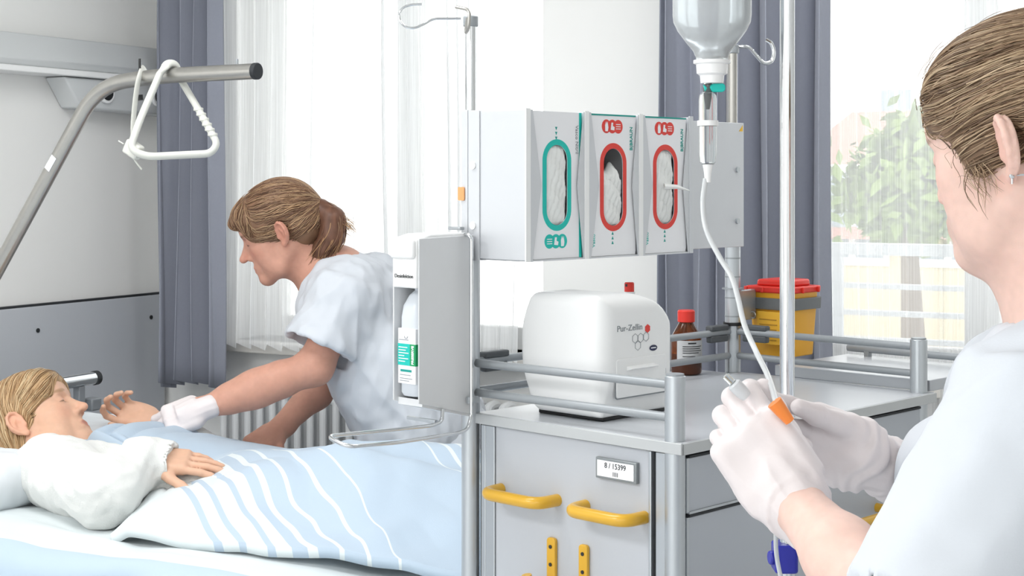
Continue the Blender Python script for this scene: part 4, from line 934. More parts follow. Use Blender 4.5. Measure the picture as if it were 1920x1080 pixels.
# ------------------------------------------------------------------ people
def npM(M): return np.array(M)
def ori(o, fwd, up, sc=1.0):
    f = Vector(fwd).normalized(); u = Vector(up); u = (u-f*u.dot(f)).normalized(); l = u.cross(f)
    return npM(basis(o, f*sc, l*sc, u*sc))
def pts(M, p): return (np.asarray(p) @ M[:3, :3].T)+M[:3, 3]
def loc(M, v): Mi = np.linalg.inv(M); return v @ Mi[:3, :3].T+Mi[:3, 3]
def head_prims(s, M, nose=1., ear=-.008, jaw=1., eye=True, earrot=14):
    K = s.M; s.M = M
    s.ell((-.012, 0, .032), (.097, .076, .088), .0)
    s.ell((.030, 0, .018), (.062, .062, .072), .03)
    s.ell((.038, 0, -.035), (.056, .055, .072), .03)
    for q in (-1, 1):
        s.cap((-.012, q*.053, -.045), (.030, q*.046, -.086), .017, .016, .03)
        s.cap((.030, q*.044, -.086), (.074, q*.010, -.100), .017, .017, .022)
        s.ell((.050, q*.043, -.022), (.026, .022, .020), .022)
        s.ell((.045, q*.040, -.055), (.026, .022, .030), .025)
    s.ell((.078, 0, -.099), (.018, .022, .016), .015)
    s.cap((.080, -.026, .024), (.080, .026, .024), .014, .014, .016)
    s.ell((.075, 0, .055), (.022, .045, .030), .03)
    for q in (-1, 1):
        s.ell((.0985, q*.031, .003), (.014, .017, .011), .012, 's')
        s.ell((.0775, q*.031, .001), (.0135, .0145, .0125), .003)
    # nose
    s.cap((.074, 0, .016), (.090, 0, -.030), .013, .015, .010)
    s.cap((.086, 0, .012), (.086+.023*nose, 0, -.028), .0075, .0085, .010)
    s.ell((.086+.024*nose, 0, -.033), (.0115, .0105, .0095), .007)
    for q in (-1, 1): s.ell((.097, q*.0115, -.037), (.0105, .0075, .0078), .005)
    for q in (-1, 1): s.ell((.103, q*.0062, -.0425), (.0052, .0030, .0035), .002, 's')
    # mouth
    s.ell((.078, 0, -.068), (.020, .030, .022), .016)
    s.cap((.0945, -.014, -.0645), (.0945, .014, -.0645), .0052, .0052, .006)
    s.cap((.0925, -.013, -.0745), (.0925, .013, -.0745), .0062, .0062, .006)
    s.cap((.103, -.021, -.0692), (.103, .021, -.0692), .0052, .0052, .002, 's')
    # ears
    for q in (-1, 1):
        R = np.eye(4); R[:3, :3] = np.array(Euler((math.radians(-q*4), math.radians(-8), math.radians(q*(-20-earrot)))).to_matrix()); R[:3, 3] = (ear, q*.0755, -.006)
        s.M = M @ R
        s.ell((-.012, q*.004, .002), (.0205, .0055, .031), .006)
        arc = [(.004, q*.006, -.006), (.005, q*.007, .012), (.0, q*.009, .025), (-.011, q*.011, .031), (-.022, q*.0125, .026), (-.0285, q*.012, .012), (-.0275, q*.0105, -.004), (-.021, q*.0085, -.017), (-.012, q*.0065, -.027)]
        s.chain(arc, [.0032, .0034, .0036, .0038, .0040, .0040, .0038, .0036, .004], .003)
        s.ell((-.006, q*.006, -.028), (.0078, .0048, .0085), .005)
        s.ell((-.009, q*.0125, -.004), (.0085, .0058, .0115), .003, 's')
        s.ell((-.015, q*.0125, .016), (.0068, .0045, .0085), .003, 's')
        s.chain([(-.019, q*.0085, -.006), (-.017, q*.0095, .006), (-.010, q*.009, .013)], [.003, .003, .0025], .003)
        s.ell((.0035, q*.0065, -.008), (.0042, .004, .006), .003)
    s.M = K
def skin_col(M, base, lip, brow, blush=.5, seed=1, browz=.024):
    base = np.array(C(base)); lip = np.array(C(lip)); brow = np.array(C(brow))
    def f(v):
        l = loc(M, v); x, y, z = l.T; c = np.tile(base, (len(v), 1))*(1+.05*vnoise(v, 60, seed)+.035*vnoise(v, 160, seed+3))[:, None]
        def mixc(w, col): nonlocal c; w = np.clip(w, 0, 1)[:, None]; c = c*(1-w)+np.array(col)*w
        fr = x > .05
        mixc(.38*blush*np.exp(-((abs(y)-.042)/.02)**2-((z+.03)/.022)**2)*fr, base*np.array([1.12, .72, .68]))
        mixc(.35*blush*np.exp(-(y/.013)**2-((z+.033)/.013)**2)*(x > .1), base*np.array([1.1, .7, .65]))
        mixc(.85*np.clip(1.6-((y/.022)**2+((z+.0695)/.0098)**2)*1.3, 0, 1)*(x > .082), lip)
        mixc(.7*np.clip(1.5-((abs(y)-.031)/.019)**2*1.2-((z-browz+.12*(abs(y)-.031))/.0042)**2, 0, 1)*fr, brow)
        mixc(.35*np.exp(-((abs(y)-.031)/.016)**2-((z-.001)/.011)**2)*fr, base*np.array([.78, .6, .58]))
        mixc(.9*np.clip(1.5-((abs(y)-.031)/.0135)**2*1.2-((z+.0035+.12*((abs(y)-.031)**2)/.013)/.0017)**2, 0, 1)*(x > .07), brow*.35)
        er = (abs(y) > .07)*np.exp(-((x+.01)/.03)**2-((z+.005)/.04)**2); mixc(.30*er, base*np.array([1.15, .68, .62]))
        return np.clip(c, 0, 1)
    return f
M_skin = mat('skin', '#d9a890', .48, var=.02, scale=220, attr='Col', sss=.12, bump=.08, bscale=500, spec=.35)
M_hair = mat('hair', '#8a6a50', .42, var=.0, attr='Col', spec=.4)
def strand_mesh(name, P_, rads, cols, m, parent, sides=4):
    """P_ (n,k,3) polylines -> one mesh of thin tapered locks"""
    n, k, _ = P_.shape; t = np.gradient(P_, axis=1); t /= np.maximum(np.linalg.norm(t, axis=2), 1e-9)[..., None]
    a = np.cross(t, np.array([.31, .52, .8])); a /= np.linalg.norm(a, axis=2)[..., None]; b = np.cross(t, a); V = []
    tap = np.sin(np.linspace(.35, math.pi*.97, k))**.6
    for j in range(sides):
        w = 2*math.pi*j/sides; V.append(P_+(a*math.cos(w)+b*math.sin(w))*(rads[:, None]*tap[None])[..., None])
    V = np.stack(V, 2).reshape(-1, 3); base = (np.arange(n)*k*sides)[:, None, None]+(np.arange(k-1)*sides)[None, :, None]
    j = np.arange(sides)[None, None, :]; j2 = (j+1) % sides
    q = np.stack([base+j, base+j2, base+sides+j2, base+sides+j], -1).reshape(-1, 4)
    me = np_mesh(name, V, q); at = me.color_attributes.new('Col', 'FLOAT_COLOR', 'POINT'); cc = np.ones((len(V), 4), np.float32)
    cc[:, :3] = np.repeat(cols, k*sides, 0); at.data.foreach_set('color', cc.ravel())
    o = obj(name, me, m, parent); o['kind'] = 'stuff'; return o
def grow(s, seeds, flow, n, step, off, wob=.0, seed=0):
    """trace locks over the surface of an Sdf along a flow field"""
    p = seeds.copy(); out = []; rg = np.random.default_rng(seed); tgt = rg.uniform(off[0], off[1], len(p)); ph = rg.uniform(0, 6.28, (len(p), 3))
    for i in range(n):
        d, g = s.grad_at(p); p = p-g*(d-tgt)[:, None]; out.append(p.copy())
        f = flow(p)+wob*np.sin(ph+i*.7); f = f-g*(f*g).sum(1)[:, None]*.85; f /= np.maximum(np.linalg.norm(f, axis=1), 1e-9)[:, None]; p = p+f*step
    return np.stack(out, 1)
def hair_cols(n, pal, seed):
    rg = np.random.default_rng(seed); pal = np.array([C(c) for c in pal]); i = rg.integers(0, len(pal), n); j = rg.integers(0, len(pal), n); w = rg.uniform(0, 1, (n, 1))
    return np.clip((pal[i]*w+pal[j]*(1-w))*rg.uniform(.85, 1.15, (n, 1)), 0, 1)
def seeds_on(s, n, seed, keep=None):
    v, _ = s.mesh(); 
    if keep is not None: v = v[keep(v)]
    rg = np.random.default_rng(seed); return v[rg.integers(0, len(v), n)]
def hand_prims(s, M, sgn=1, curl=((.2, .3, .2),)*4, thumb=((.55, .8, -.25), .25, .3), fat=1., spread=(.12, .03, -.05, -.14), k=.006, palm=True):
    """wrist at origin, +x fingers, +y*sgn thumb side, +z back of the hand. Returns finger tip points"""
    K = s.M; s.M = M; tips = []
    if palm:
        s.rbox((.048, 0, -.001), (.046, .041*fat, .0145*fat), .013, .008)
        s.cap((-.03, 0, 0), (.02, 0, 0), .026*fat, .028*fat, .02); s.ell((.035, sgn*.024, -.010), (.034, .018, .015), .012); s.ell((.045, -sgn*.026, -.008), (.036, .013, .013), .012)
    base = [(.088, .030), (.093, .010), (.089, -.0105), (.081, -.029)]; L = [.076, .084, .077, .060]; rr = [.0088, .0090, .0086, .0076]
    for i in range(4):
        p = np.array([base[i][0]-.012, sgn*base[i][1], 0.]); a = sgn*spread[i]; d0 = np.array([math.cos(a), math.sin(a), 0.]); ang = 0.
        q = [p]; r0 = rr[i]*fat
        for j, fr in enumerate((.46+.16, .30, .24)):
            ang += curl[i][j]; d = d0*math.cos(ang)+np.array([0, 0, -1.])*math.sin(ang); q.append(q[-1]+d*L[i]*fr)
        s.chain(q, [r0*1.08, r0*1.02, r0*.95, r0*.82], k*.5); tips.append(pts(M, [q[-1]])[0])
    d, c1, c2 = thumb; d = np.array([d[0], d[1]*sgn, d[2]]); d /= np.linalg.norm(d); q = [np.array([.022, sgn*.026, -.006])]
    q.append(q[-1]+d*.044); ax = np.array([-.5*sgn*0+.6, -sgn*.6, -.35]); e = d+ax*c1; e /= np.linalg.norm(e); q.append(q[-1]+e*.033); e = e+ax*c2; e /= np.linalg.norm(e); q.append(q[-1]+e*.026)
    s.chain(q, [.0145*fat, .0115*fat, .0105*fat, .0088*fat], k); tips.append(pts(M, [q[-1]])[0])
    s.M = K; return tips
M_lab = mat('nitrile_glove', '#e3dbdb', .42, var=.02, bump=.25, bscale=90, spec=.4)
M_tunic = mat('white_tunic_cotton', '#d3d8df', .85, var=.015, bump=.1, bscale=500, sheen=.1)
M_fleece = mat('white_fleece', '#e0e1de', .95, var=.02, bump=.5, bscale=260, sheen=.3)
V3 = lambda *a: np.array(a, float)
def pw3(px, py, d): return np.array(P(px, py, d))
def folds(v, dirs, amp, freq, seed, mask=None):
    """soft pressed-cloth folds: ridged noise stretched along one direction"""
    d = np.array(dirs, float); d /= np.linalg.norm(d); a = v @ d; w = v-np.outer(a, d)*.78; n = vnoise(w, freq, seed); n2_ = vnoise(w, freq*2.1, seed+5)
    r = amp*(1-np.abs(n)*2.0)*.6+amp*.35*n2_; return r if mask is None else r*mask(v)
def body_origin(o, base): return T3(*base)
# ---- leaning nurse beyond the bed
HN = ori(pw3(527, 434, 4.12), (-.935, .0, -.37), (0, 0, 1), 1.04)
B0 = V3(-.2, 4.25, 0)
n1 = thing('person', 'nurse in white tunic and light brown ponytail leaning over the bed to the patient', 'person', T3(*B0), 'nurses')
nb = pw3(632, 528, 4.16); shl = pw3(655, 545, 4.03); shr = pw3(668, 560, 4.34); ell_ = pw3(590, 688, 3.96); wrl = pw3(366, 771, 3.89); elr = pw3(592, 735, 4.22); wrr = pw3(520, 808, 4.10)
s = Sdf((-1.05, 3.74, .70), (-.25, 4.52, 1.48), .003)
head_prims(s, HN, 1.3)
s.cap(pts(HN, [(-.018, 0, -.045)])[0], nb, .050, .056, .03)
s.cap(pts(HN, [(.02, 0, -.07)])[0], nb+V3(-.03, 0, .0), .036, .045, .03)
s.cap(nb, shl, .07, .062, .05); s.cap(nb, shr, .07, .062, .05); s.cap(nb, pw3(690, 600, 4.18), .09, .12, .05)
s.chain([shl, ell_, (ell_+wrl)*.5, wrl, wrl+(wrl-ell_)*.02], [.055, .045, .042, .026, .022], .03); s.cap(ell_*.7+wrl*.3, ell_*.3+wrl*.7, .043, .035, .03)
s.chain([shr, elr, wrr], [.055, .044, .028], .03)
RH = ori(wrr, (-.55, -.62, -.30), (.2, -.3, 1))
hand_prims(s, RH, 1, ((.25, .35, .2),)*4)
skc = skin_col(HN, '#cf9c88', '#b0635a', '#7d5b48', 1.0, 3)
sdf_obj('body', s, M_skin, n1, B0, smooth=1, colf=skc)
# hair
s = Sdf((-.80, 3.95, 1.14), (-.40, 4.30, 1.52), .003); s.M = HN
s.ell((-.014, 0, .040), (.106, .086, .095), .0); s.ell((.040, 0, .072), (.062, .066, .040), .03); s.ell((-.055, 0, -.005), (.055, .066, .06), .03)
for q in (-1, 1): s.ell((.035, q*.062, .035), (.040, .018, .042), .02); s.ell((.055, q*.052, .044), (.022, .016, .034), .02)
s.cap((.075, -.045, .070), (.075, .045, .070), .022, .022, .02); s.cap((.100, -.035, .062), (.100, .035, .062), .013, .013, .012)
s.ell((.115, 0, -.035), (.06, .085, .085), .008, 's'); s.ell((.03, 0, -.11), (.09, .085, .07), .01, 's')
for q in (-1, 1): s.ell((-.016, q*.09, -.008), (.023, .024, .034), .006, 's')
s.ell((-.10, 0, .03), (.02, .022, .022), .02)
s.M = np.eye(4)
pc = pts(HN, [(-.118, 0, .035)])[0]
PAL1 = ('#8a6a52', '#a98766', '#6d5040', '#b99a78', '#7c5c48')
h1 = sdf_obj('hair', s, M_hair, n1, B0, smooth=2, colf=lambda v: np.tile(np.array(C('#84644d')), (len(v), 1))*(1+.22*vnoise(loc(HN, v)*np.array([.5, 1, 1.2]), 90, 5)+.15*vnoise(v, 30, 2))[:, None])
def flow1(p):
    l = loc(HN, p); bang = np.clip((l[:, 0]-.035)/.03, 0, 1)*np.clip((l[:, 2]-.0)/.02, 0, 1)
    back = np.array([-.13, 0, .035])-l; back /= np.linalg.norm(back, axis=1)[:, None]
    fw = np.stack([np.full(len(l), .55), .5*l[:, 1]/.08, np.full(len(l), -.75)], 1); f = back*(1-bang)[:, None]+fw*bang[:, None]; return f @ HN[:3, :3].T
sd = seeds_on(s, 2600, 1, lambda v: loc(HN, v)[:, 2] > -.03)
strand_mesh('hair_strands', grow(s, sd, flow1, 14, .0075, (.0, .004), .18, 3)-B0, RNG.uniform(.0008, .0017, 2600), hair_cols(2600, PAL1, 4), M_hair, h1)
tail = [pw3(575, 395, 4.12), pw3(600, 394, 4.12), pw3(622, 412, 4.11), pw3(622, 442, 4.10), pw3(604, 470, 4.10), pw3(590, 490, 4.10)]
s2 = Sdf((-.62, 4.02, 1.20), (-.42, 4.2, 1.42), .003); s2.chain(tail, [.014, .027, .034, .032, .025, .012], .02)
pt = sdf_obj('ponytail', s2, M_hair, n1, B0, smooth=2, colf=lambda v: np.tile(np.array(C('#6b4a3a')), (len(v), 1))*(1+.3*vnoise(v*np.array([1, 1, .4]), 140, 5))[:, None])
rg = np.random.default_rng(3); tl = np.array([np.array(q) for q in catmull(tail, 4)]); St = []
for k in range(420):
    o = rg.normal(size=3); o /= np.linalg.norm(o); r_ = np.interp(np.linspace(0, 1, len(tl)), np.linspace(0, 1, 6), [.014, .026, .034, .032, .026, .018])*rg.uniform(.75, 1.12); w = rg.normal(size=3)*.012
    St.append(tl+o*r_[:, None]+np.outer(np.linspace(0, 1, len(tl))**3, w+np.array([.02*rg.random(), 0, 0])))
strand_mesh('hair_strands', np.array(St)-B0, rg.uniform(.0008, .0018, 420), hair_cols(420, ('#6b4a3a', '#8a6a52', '#5a3c30', '#b08a62'), 7), M_hair, pt)
St = []
for k in range(60):
    a = tail[2]+rg.normal(size=3)*.012; St.append(np.array([a+np.array([.05*t, .0, -.012*t-.02*t*t])+rg.normal(size=3)*.001+np.array([0, 0, .012*k/60*t]) for t in np.linspace(0, 1, 8)]))
strand_mesh('loose_hair_ends', np.array(St)-B0, rg.uniform(.0005, .001, 60), hair_cols(60, ('#b08a62', '#c9a57a'), 8), M_hair, pt)
mb = MB(B0)
for k in range(7):
    a = 2*math.pi*k/7; c = Vector(P(572, 394, 4.105))+Vector((.004*math.cos(a*2), .030*math.cos(a), .030*math.sin(a))); mb.lathe([(0, -.0085), (.006, -.006), (.0085, 0), (.006, .006), (0, .0085)], c, 10)
mb.build('hair_clip', mat('dark_beaded_clip', '#3b4246', .2, .4), n1)
# tunic
c1, c2, c3 = pw3(668, 566, 4.18), pw3(735, 690, 4.2), pw3(792, 800, 4.22)
s = Sdf((-.66, 3.84, .55), (.10, 4.58, 1.38), .005); dep = V3(.03, .085, 0)
for q in (-1, 1): s.chain([c1+dep*q, c2+dep*q*.95, c3+dep*q*1.1], [.125, .125, .135], .06)
s.cap(nb+V3(.02, 0, -.03), c1, .075, .12, .06); s.cap(shl, c1, .075, .11, .05); s.cap(shr, c1, .075, .11, .05)
s.cap(c3, c3+V3(.035, .0, -.06), .165, .16, .04)
ax = (pw3(590, 665, 3.965)-pw3(652, 535, 4.02)); s.cone(pw3(652, 535, 4.02), pw3(599, 652, 3.97), .080, .098, .035, rnd=.004)
s.cone(pw3(604, 645, 3.97), pw3(592, 668, 3.965), .089, .093, .004, 's', rnd=.001)
s.cone(shr, pw3(632, 660, 4.33), .08, .092, .03)
s.cap(pts(HN, [(-.02, 0, -.05)])[0], nb+V3(-.035, 0, .005), .058, .062, .012, 's')
s.field(lambda x, y, z: .575-z+0*x+0*y, (-.66, 3.84, .5), (.10, 4.58, .62))
def d1(v):
    m = np.clip((v[:, 2]-.6)/.1, 0, 1); return (folds(v, (.55, 0, -.83), .0085, 13, 3)+folds(v, (-.3, .2, -.9), .006, 24, 6)+.004*vnoise(v, 30, 1))*m
tn = sdf_obj('tunic', s, M_tunic, n1, B0, smooth=3, disp=d1)
MB(B0).tube([P(590, 548, 4.11), P(583, 575, 4.09), P(585, 600, 4.08)], .004, 8, rad=[.003, .006, .004]).build('neck_trim', mat('grey_blue_trim', '#7f8798', .8), tn)
# trousers and shoes
s = Sdf((-.45, 3.9, .0), (.25, 4.6, .85), .010); hp = V3(-.20, 4.24, .72)
s.ell(hp, (.16, .20, .14), .03)
for q in (-1, 1): s.chain([hp+V3(.0, .095*q, -.04), hp+V3(.03, .10*q, -.36), V3(hp[0]+.03, hp[1]+.10*q, .06)], [.11, .085, .072], .03)
sdf_obj('trousers', s, M_tunic, n1, B0, smooth=3)
for q in (-1, 1):
    s = Sdf((-.36, 4.0, -.005), (0, 4.5, .14), .006); c = V3(hp[0]+.03, hp[1]+.10*q, 0)
    s.ell(c+V3(-.06, 0, .035), (.115, .045, .04), .02); s.ell(c+V3(.0, 0, .06), (.06, .042, .055), .02); s.field(lambda x, y, z: -z+0*x+0*y, (-.4, 4.0, -.02), (.05, 4.5, .02)); sdf_obj('shoe', s, M_white, n1, B0, smooth=2)
# glove gripping the duvet
GM = ori(wrl+V3(.012, -.004, .003), (-.90, -.14, -.32), (.15, -.75, .62))
s = Sdf((-1.06, 3.72, .70), (-.68, 4.02, .98), .002)
hand_prims(s, GM, -1, ((.55, 1.0, .5), (.6, 1.1, .6), (.65, 1.15, .6), (.7, 1.2, .6)), ((.75, .45, -.55), .5, .3), 1.14)
cd = (wrl-ell_)/np.linalg.norm(wrl-ell_)
s.cone(wrl-cd*.006, wrl+cd*.045, .0345, .033, .008, rnd=.002)
sdf_obj('glove', s, M_lab, n1, B0, smooth=2, disp=lambda v: folds(v, cd, .0018, 60, 2))
# ---- patient in the bed (modelled in the frame of the bed)
BIn = npM(BI)
def bl(px, py, d): return np.array(BL(px, py, d))
HPw = ori(pw3(68, 797, 3.80), (.80, .12, .58), (-.5, .35, .79), 1.06); HP = BIn @ HPw
B1 = V3(.6, 0, .69)
pa = thing('person', 'patient with blonde bob and white fleece jumper lying in the hospital bed', 'person', BR @ T3(*B1))
nbp = bl(105, 868, 3.80); sn = bl(92, 882, 3.60); en = bl(205, 920, 3.36); wn_ = bl(280, 862, 3.47); sf = V3(.50, .17, .745); ef = V3(.66, .24, .712); wf = bl(290, 792, 3.99)
s = Sdf((.05, -.50, .64), (1.02, .45, 1.06), .003)
head_prims(s, HP, 1.15, earrot=6)
s.cap(pts(HP, [(-.02, 0, -.045)])[0], nbp, .050, .056, .03); s.cap(pts(HP, [(.012, 0, -.075)])[0], nbp+V3(.02, 0, 0), .034, .045, .025)
s.cap(nbp, V3(.62, 0, .715), .06, .06, .03); s.cap(nbp, sn, .06, .05, .05); s.cap(nbp, sf, .06, .05, .05)
s.chain([sn, en, wn_], [.048, .040, .027], .02); s.chain([sf, ef, wf], [.048, .040, .025], .02)
R3 = npM(BI)[:3, :3]
def bdir(v): return R3 @ np.array(v, float)
HN2 = ori(wn_, bdir((.985, .02, -.06)), bdir((.05, -.42, .9)), 1.0)
tips_n = hand_prims(s, HN2, -1, ((.10, .18, .15), (.08, .15, .12), (.10, .15, .12), (.14, .2, .15)), ((.80, .55, -.12), .05, .05), .98, (.03, .0, -.03, -.07))
HF2 = ori(wf, bdir((-.93, -.1, .30)), bdir((0.15, .65, -.75)), 1.0)
hand_prims(s, HF2, -1, ((.35, .7, .5), (.5, .9, .6), (.65, 1.0, .6), (.8, 1.0, .6)), ((.65, .7, -.35), .3, .3), .95)
skp = skin_col(HP, '#d9af95', '#c07c6e', '#9c7a58', .8, 9)
sdf_obj('body', s, M_skin, pa, B1, smooth=1, colf=skp)
# hair: smooth blonde bob
s = Sdf(pts(BIn, [0, 0, 0])*0+HP[:3, 3]-.19, HP[:3, 3]+.19, .003); s.M = HP
s.ell((-.016, 0, .040), (.106, .087, .095), .0); s.ell((.035, 0, .070), (.066, .068, .044), .03); s.ell((-.050, 0, -.020), (.058, .072, .075), .03)
for q in (-1, 1): s.ell((.045, q*.058, .050), (.046, .022, .040), .02); s.cap((-.045, q*.052, -.01), (-.058, q*.045, -.082), .032, .020, .025)
s.cap((.078, -.040, .066), (.078, .040, .066), .018, .018, .02)
s.ell((.118, 0, -.030), (.058, .085, .082), .006, 's'); s.ell((.035, 0, -.10), (.085, .10, .065), .01, 's'); s.ell((.062, 0, -.02), (.04, .10, .042), .012, 's')
for q in (-1, 1): s.ell((-.010, q*.092, -.012), (.024, .026, .032), .006, 's')
s.M = np.eye(4)
PAL2 = ('#bd9a72', '#cfb088', '#a98660', '#d9c29c', '#9c7b58')
h2 = sdf_obj('hair', s, M_hair, pa, B1, smooth=2, colf=lambda v: np.tile(np.array(C('#b09068')), (len(v), 1))*(1+.2*vnoise(loc(HP, v)*np.array([.5, 1, 1]), 90, 5))[:, None])
def flow2(p):
    l = loc(HP, p); side_ = np.sign(l[:, 1]+1e-6)
    top = np.clip((l[:, 2]-.045)/.04, 0, 1)
    dn = np.stack([np.where(l[:, 0] > 0, -.75, -.25), .25*side_, np.where(l[:, 0] > .02, -.35, -.95)], 1); tp = np.stack([np.full(len(l), -.35), .9*side_, np.full(len(l), -.3)], 1)
    f = dn*(1-top)[:, None]+tp*top[:, None]; return f @ HP[:3, :3].T
sd = seeds_on(s, 2200, 2); strand_mesh('hair_strands', grow(s, sd, flow2, 13, .0075, (-.0005, .0028), .08, 5)-B1, RNG.uniform(.0008, .0016, 2200), hair_cols(2200, PAL2, 14), M_hair, h2)
# fleece jumper
s = Sdf((.26, -.52, .62), (1.08, .46, .96), .005)
s.ell((.64, 0, .735), (.24, .18, .070), .0); s.cap((.47, -.15, .750), (.47, .15, .745), .066, .066, .04); s.cap(sn, V3(.6, -.08, .735), .070, .075, .05)
s.ell((.86, .02, .705), (.14, .16, .055), .05)
cfd = (wn_-en)/np.linalg.norm(wn_-en)
s.chain([sn, en, wn_-cfd*.02], [.070, .060, .050], .03); s.cap(sn, en+V3(-.03, -.0, -.015), .072, .060, .03)
hx = HN2[:3, 0]
s.cone(wn_-hx*.055, wn_+hx*.052, .048, .047, .012, rnd=.003, sq=.8, up=HN2[:3, 2])
s.cone(wn_+hx*.040, wn_+hx*.058, .043, .043, .002, 's', rnd=.001, sq=.78, up=HN2[:3, 2])
s.chain([sf, ef, wf+(ef-wf)*.3], [.062, .052, .040], .03)
s.cap(pts(HP, [(-.01, 0, -.05)])[0], nbp+V3(.05, 0, .02), .060, .062, .01, 's')
def dp(v): return folds(v, (.8, .3, -.3), .010, 11, 3)+folds(v, (.2, -.7, -.6), .008, 18, 8)+.0025*vnoise(v, 60, 1)
sdf_obj('fleece_jumper', s, M_fleece, pa, B1, smooth=3, disp=dp)
s = Sdf((.88, -.26, .64), (1.92, .3, .86), .010)
for q in (-1, 1): s.chain([V3(.98, .02+.08*q, .735), V3(1.35, .03+.085*q, .760), V3(1.74, .02+.07*q, .725)], [.065, .055, .042], .02); s.ell((1.78, .02+.07*q, .755), (.035, .04, .06), .02)
sdf_obj('trousers', s, M_fleece, pa, B1, smooth=2)
# ---- nurse in the foreground
PHI = math.radians(51)
HF = ori((.549, 1.62, 1.486), (-math.cos(PHI)*.985, math.sin(PHI)*.985, -.17), (0, 0, 1), 1.03)
B2 = V3(.62, 1.62, 0)
n3 = thing('person', 'foreground nurse seen from behind in white tunic, gloved hands holding the infusion tube', 'person', T3(*B2), 'nurses')
nbf = V3(.615, 1.585, 1.285); sl = V3(.492, 1.44, 1.235); el2 = V3(.362, 1.38, 1.040); wl = pw3(1487, 938, 1.60); sr = V3(.625, 1.84, 1.185); er = V3(.605, 1.985, 1.015); wr = pw3(1634, 862, 1.775)
s = Sdf((.26, 1.30, .94), (.78, 2.05, 1.64), .0025)
head_prims(s, HF, .70, -.028, earrot=18)
s.cap(pts(HF, [(-.022, 0, -.045)])[0], nbf, .052, .060, .03); s.cap(pts(HF, [(.025, 0, -.075)])[0], nbf+V3(-.03, .03, -.02), .040, .05, .04)
s.cap(nbf, sl, .056, .05, .04); s.cap(nbf, sr, .056, .05, .04); s.cap(nbf, nbf+V3(.02, 0, -.2), .06, .09, .05)
s.chain([sl, el2, el2*.45+wl*.55, wl, wl+(wl-el2)*.12], [.050, .040, .036, .0255, .024], .02); s.chain([sr, er, wr], [.05, .040, .026], .02)
skf = skin_col(HF, '#e6c4b7', '#c98a80', '#7d604c', .7, 21)
sdf_obj('body', s, M_skin, n3, B2, smooth=1, colf=skf)
# hair pulled back
s = Sdf(HF[:3, 3]-.2, HF[:3, 3]+.2, .003); s.M = HF
s.ell((-.016, 0, .044), (.107, .087, .095), .0); s.ell((.025, 0, .068), (.068, .070, .048), .03); s.ell((-.075, 0, .03), (.055, .066, .07), .04); s.ell((-.125, 0, .055), (.045, .045, .045), .03)
for q in (-1, 1): s.ell((.030, q*.060, .040), (.042, .022, .045), .02); s.ell((.012, q*.066, .008), (.026, .014, .038), .015)
s.ell((.118, 0, -.030), (.060, .086, .086), .008, 's'); s.ell((.02, 0, -.115), (.11, .11, .085), .012, 's'); s.ell((.060, 0, -.012), (.030, .12, .042), .012, 's')
for q in (-1, 1): s.ell((-.034, q*.092, -.012), (.024, .026, .036), .006, 's')
s.M = np.eye(4)
PAL3 = ('#7d654f', '#9b8167', '#66503f', '#b39a7c', '#8a7058', '#c4ad8f')
h3 = sdf_obj('hair', s, M_hair, n3, B2, smooth=2, colf=lambda v: np.tile(np.array(C('#7b634e')), (len(v), 1))*(1+.25*vnoise(loc(HF, v)*np.array([.35, 1, 1]), 110, 5)+.15*vnoise(v, 30, 3))[:, None])
def flow3(p):
    l = loc(HF, p); b_ = np.array([-.17, 0, .065])-l; b_ /= np.linalg.norm(b_, axis=1)[:, None]; b_[:, 2] += .12*np.sin(l[:, 0]*45+l[:, 2]*30); return b_ @ HF[:3, :3].T
sd = seeds_on(s, 4200, 3); strand_mesh('hair_strands', grow(s, sd, flow3, 18, .007, (-.0005, .0035), .10, 6)-B2, RNG.uniform(.0005, .0012, 4200), hair_cols(4200, PAL3, 24), M_hair, h3, 3)
sd = seeds_on(s, 130, 9, lambda v: (loc(HF, v)[:, 0] > .02)); strand_mesh('stray_hairs', grow(s, sd, flow3, 10, .005, (.002, .012), .5, 8)-B2, RNG.uniform(.0002, .0004, 130), hair_cols(130, PAL3, 25), M_hair, h3, 3)
# wisp in front of the ear
rg = np.random.default_rng(5); St = []
for k in range(26):
    a = np.array([.020+.006*rg.normal(), .0745, .002+.008*rg.normal()]); e_ = np.array([.008+.012*rg.normal(), .0755, -.045+.014*rg.normal()])
    St.append(np.array([a*(1-t)+e_*t+np.array([.010*math.sin(3*t+k), .003*math.sin(3*t)+.002, 0])*math.sin(math.pi*t) for t in np.linspace(0, 1, 9)]))
St = np.array(St); sh_ = St.shape; strand_mesh('hair_wisp', pts(HF, St.reshape(-1, 3)).reshape(sh_)-B2, rg.uniform(.0003, .0006, 26), hair_cols(26, PAL3, 26), M_hair, h3, 3)
# earring
eo = pts(HF, [(-.033, .0875, -.036)])[0]; ed = HF[:3, 0]
MB(B2).lathe([(0, -.003), (.0022, -.002), (.003, 0), (.0022, .002), (0, .003)], Vector(eo), 10).tube([Vector(eo), Vector(eo+V3(0, 0, -.008))], .0010, 6).tube([Vector(eo+V3(.004, -.002, .001)), Vector(eo+V3(.012, -.004, .0015))], .0010, 6).build('earring', M_chrome, n3)
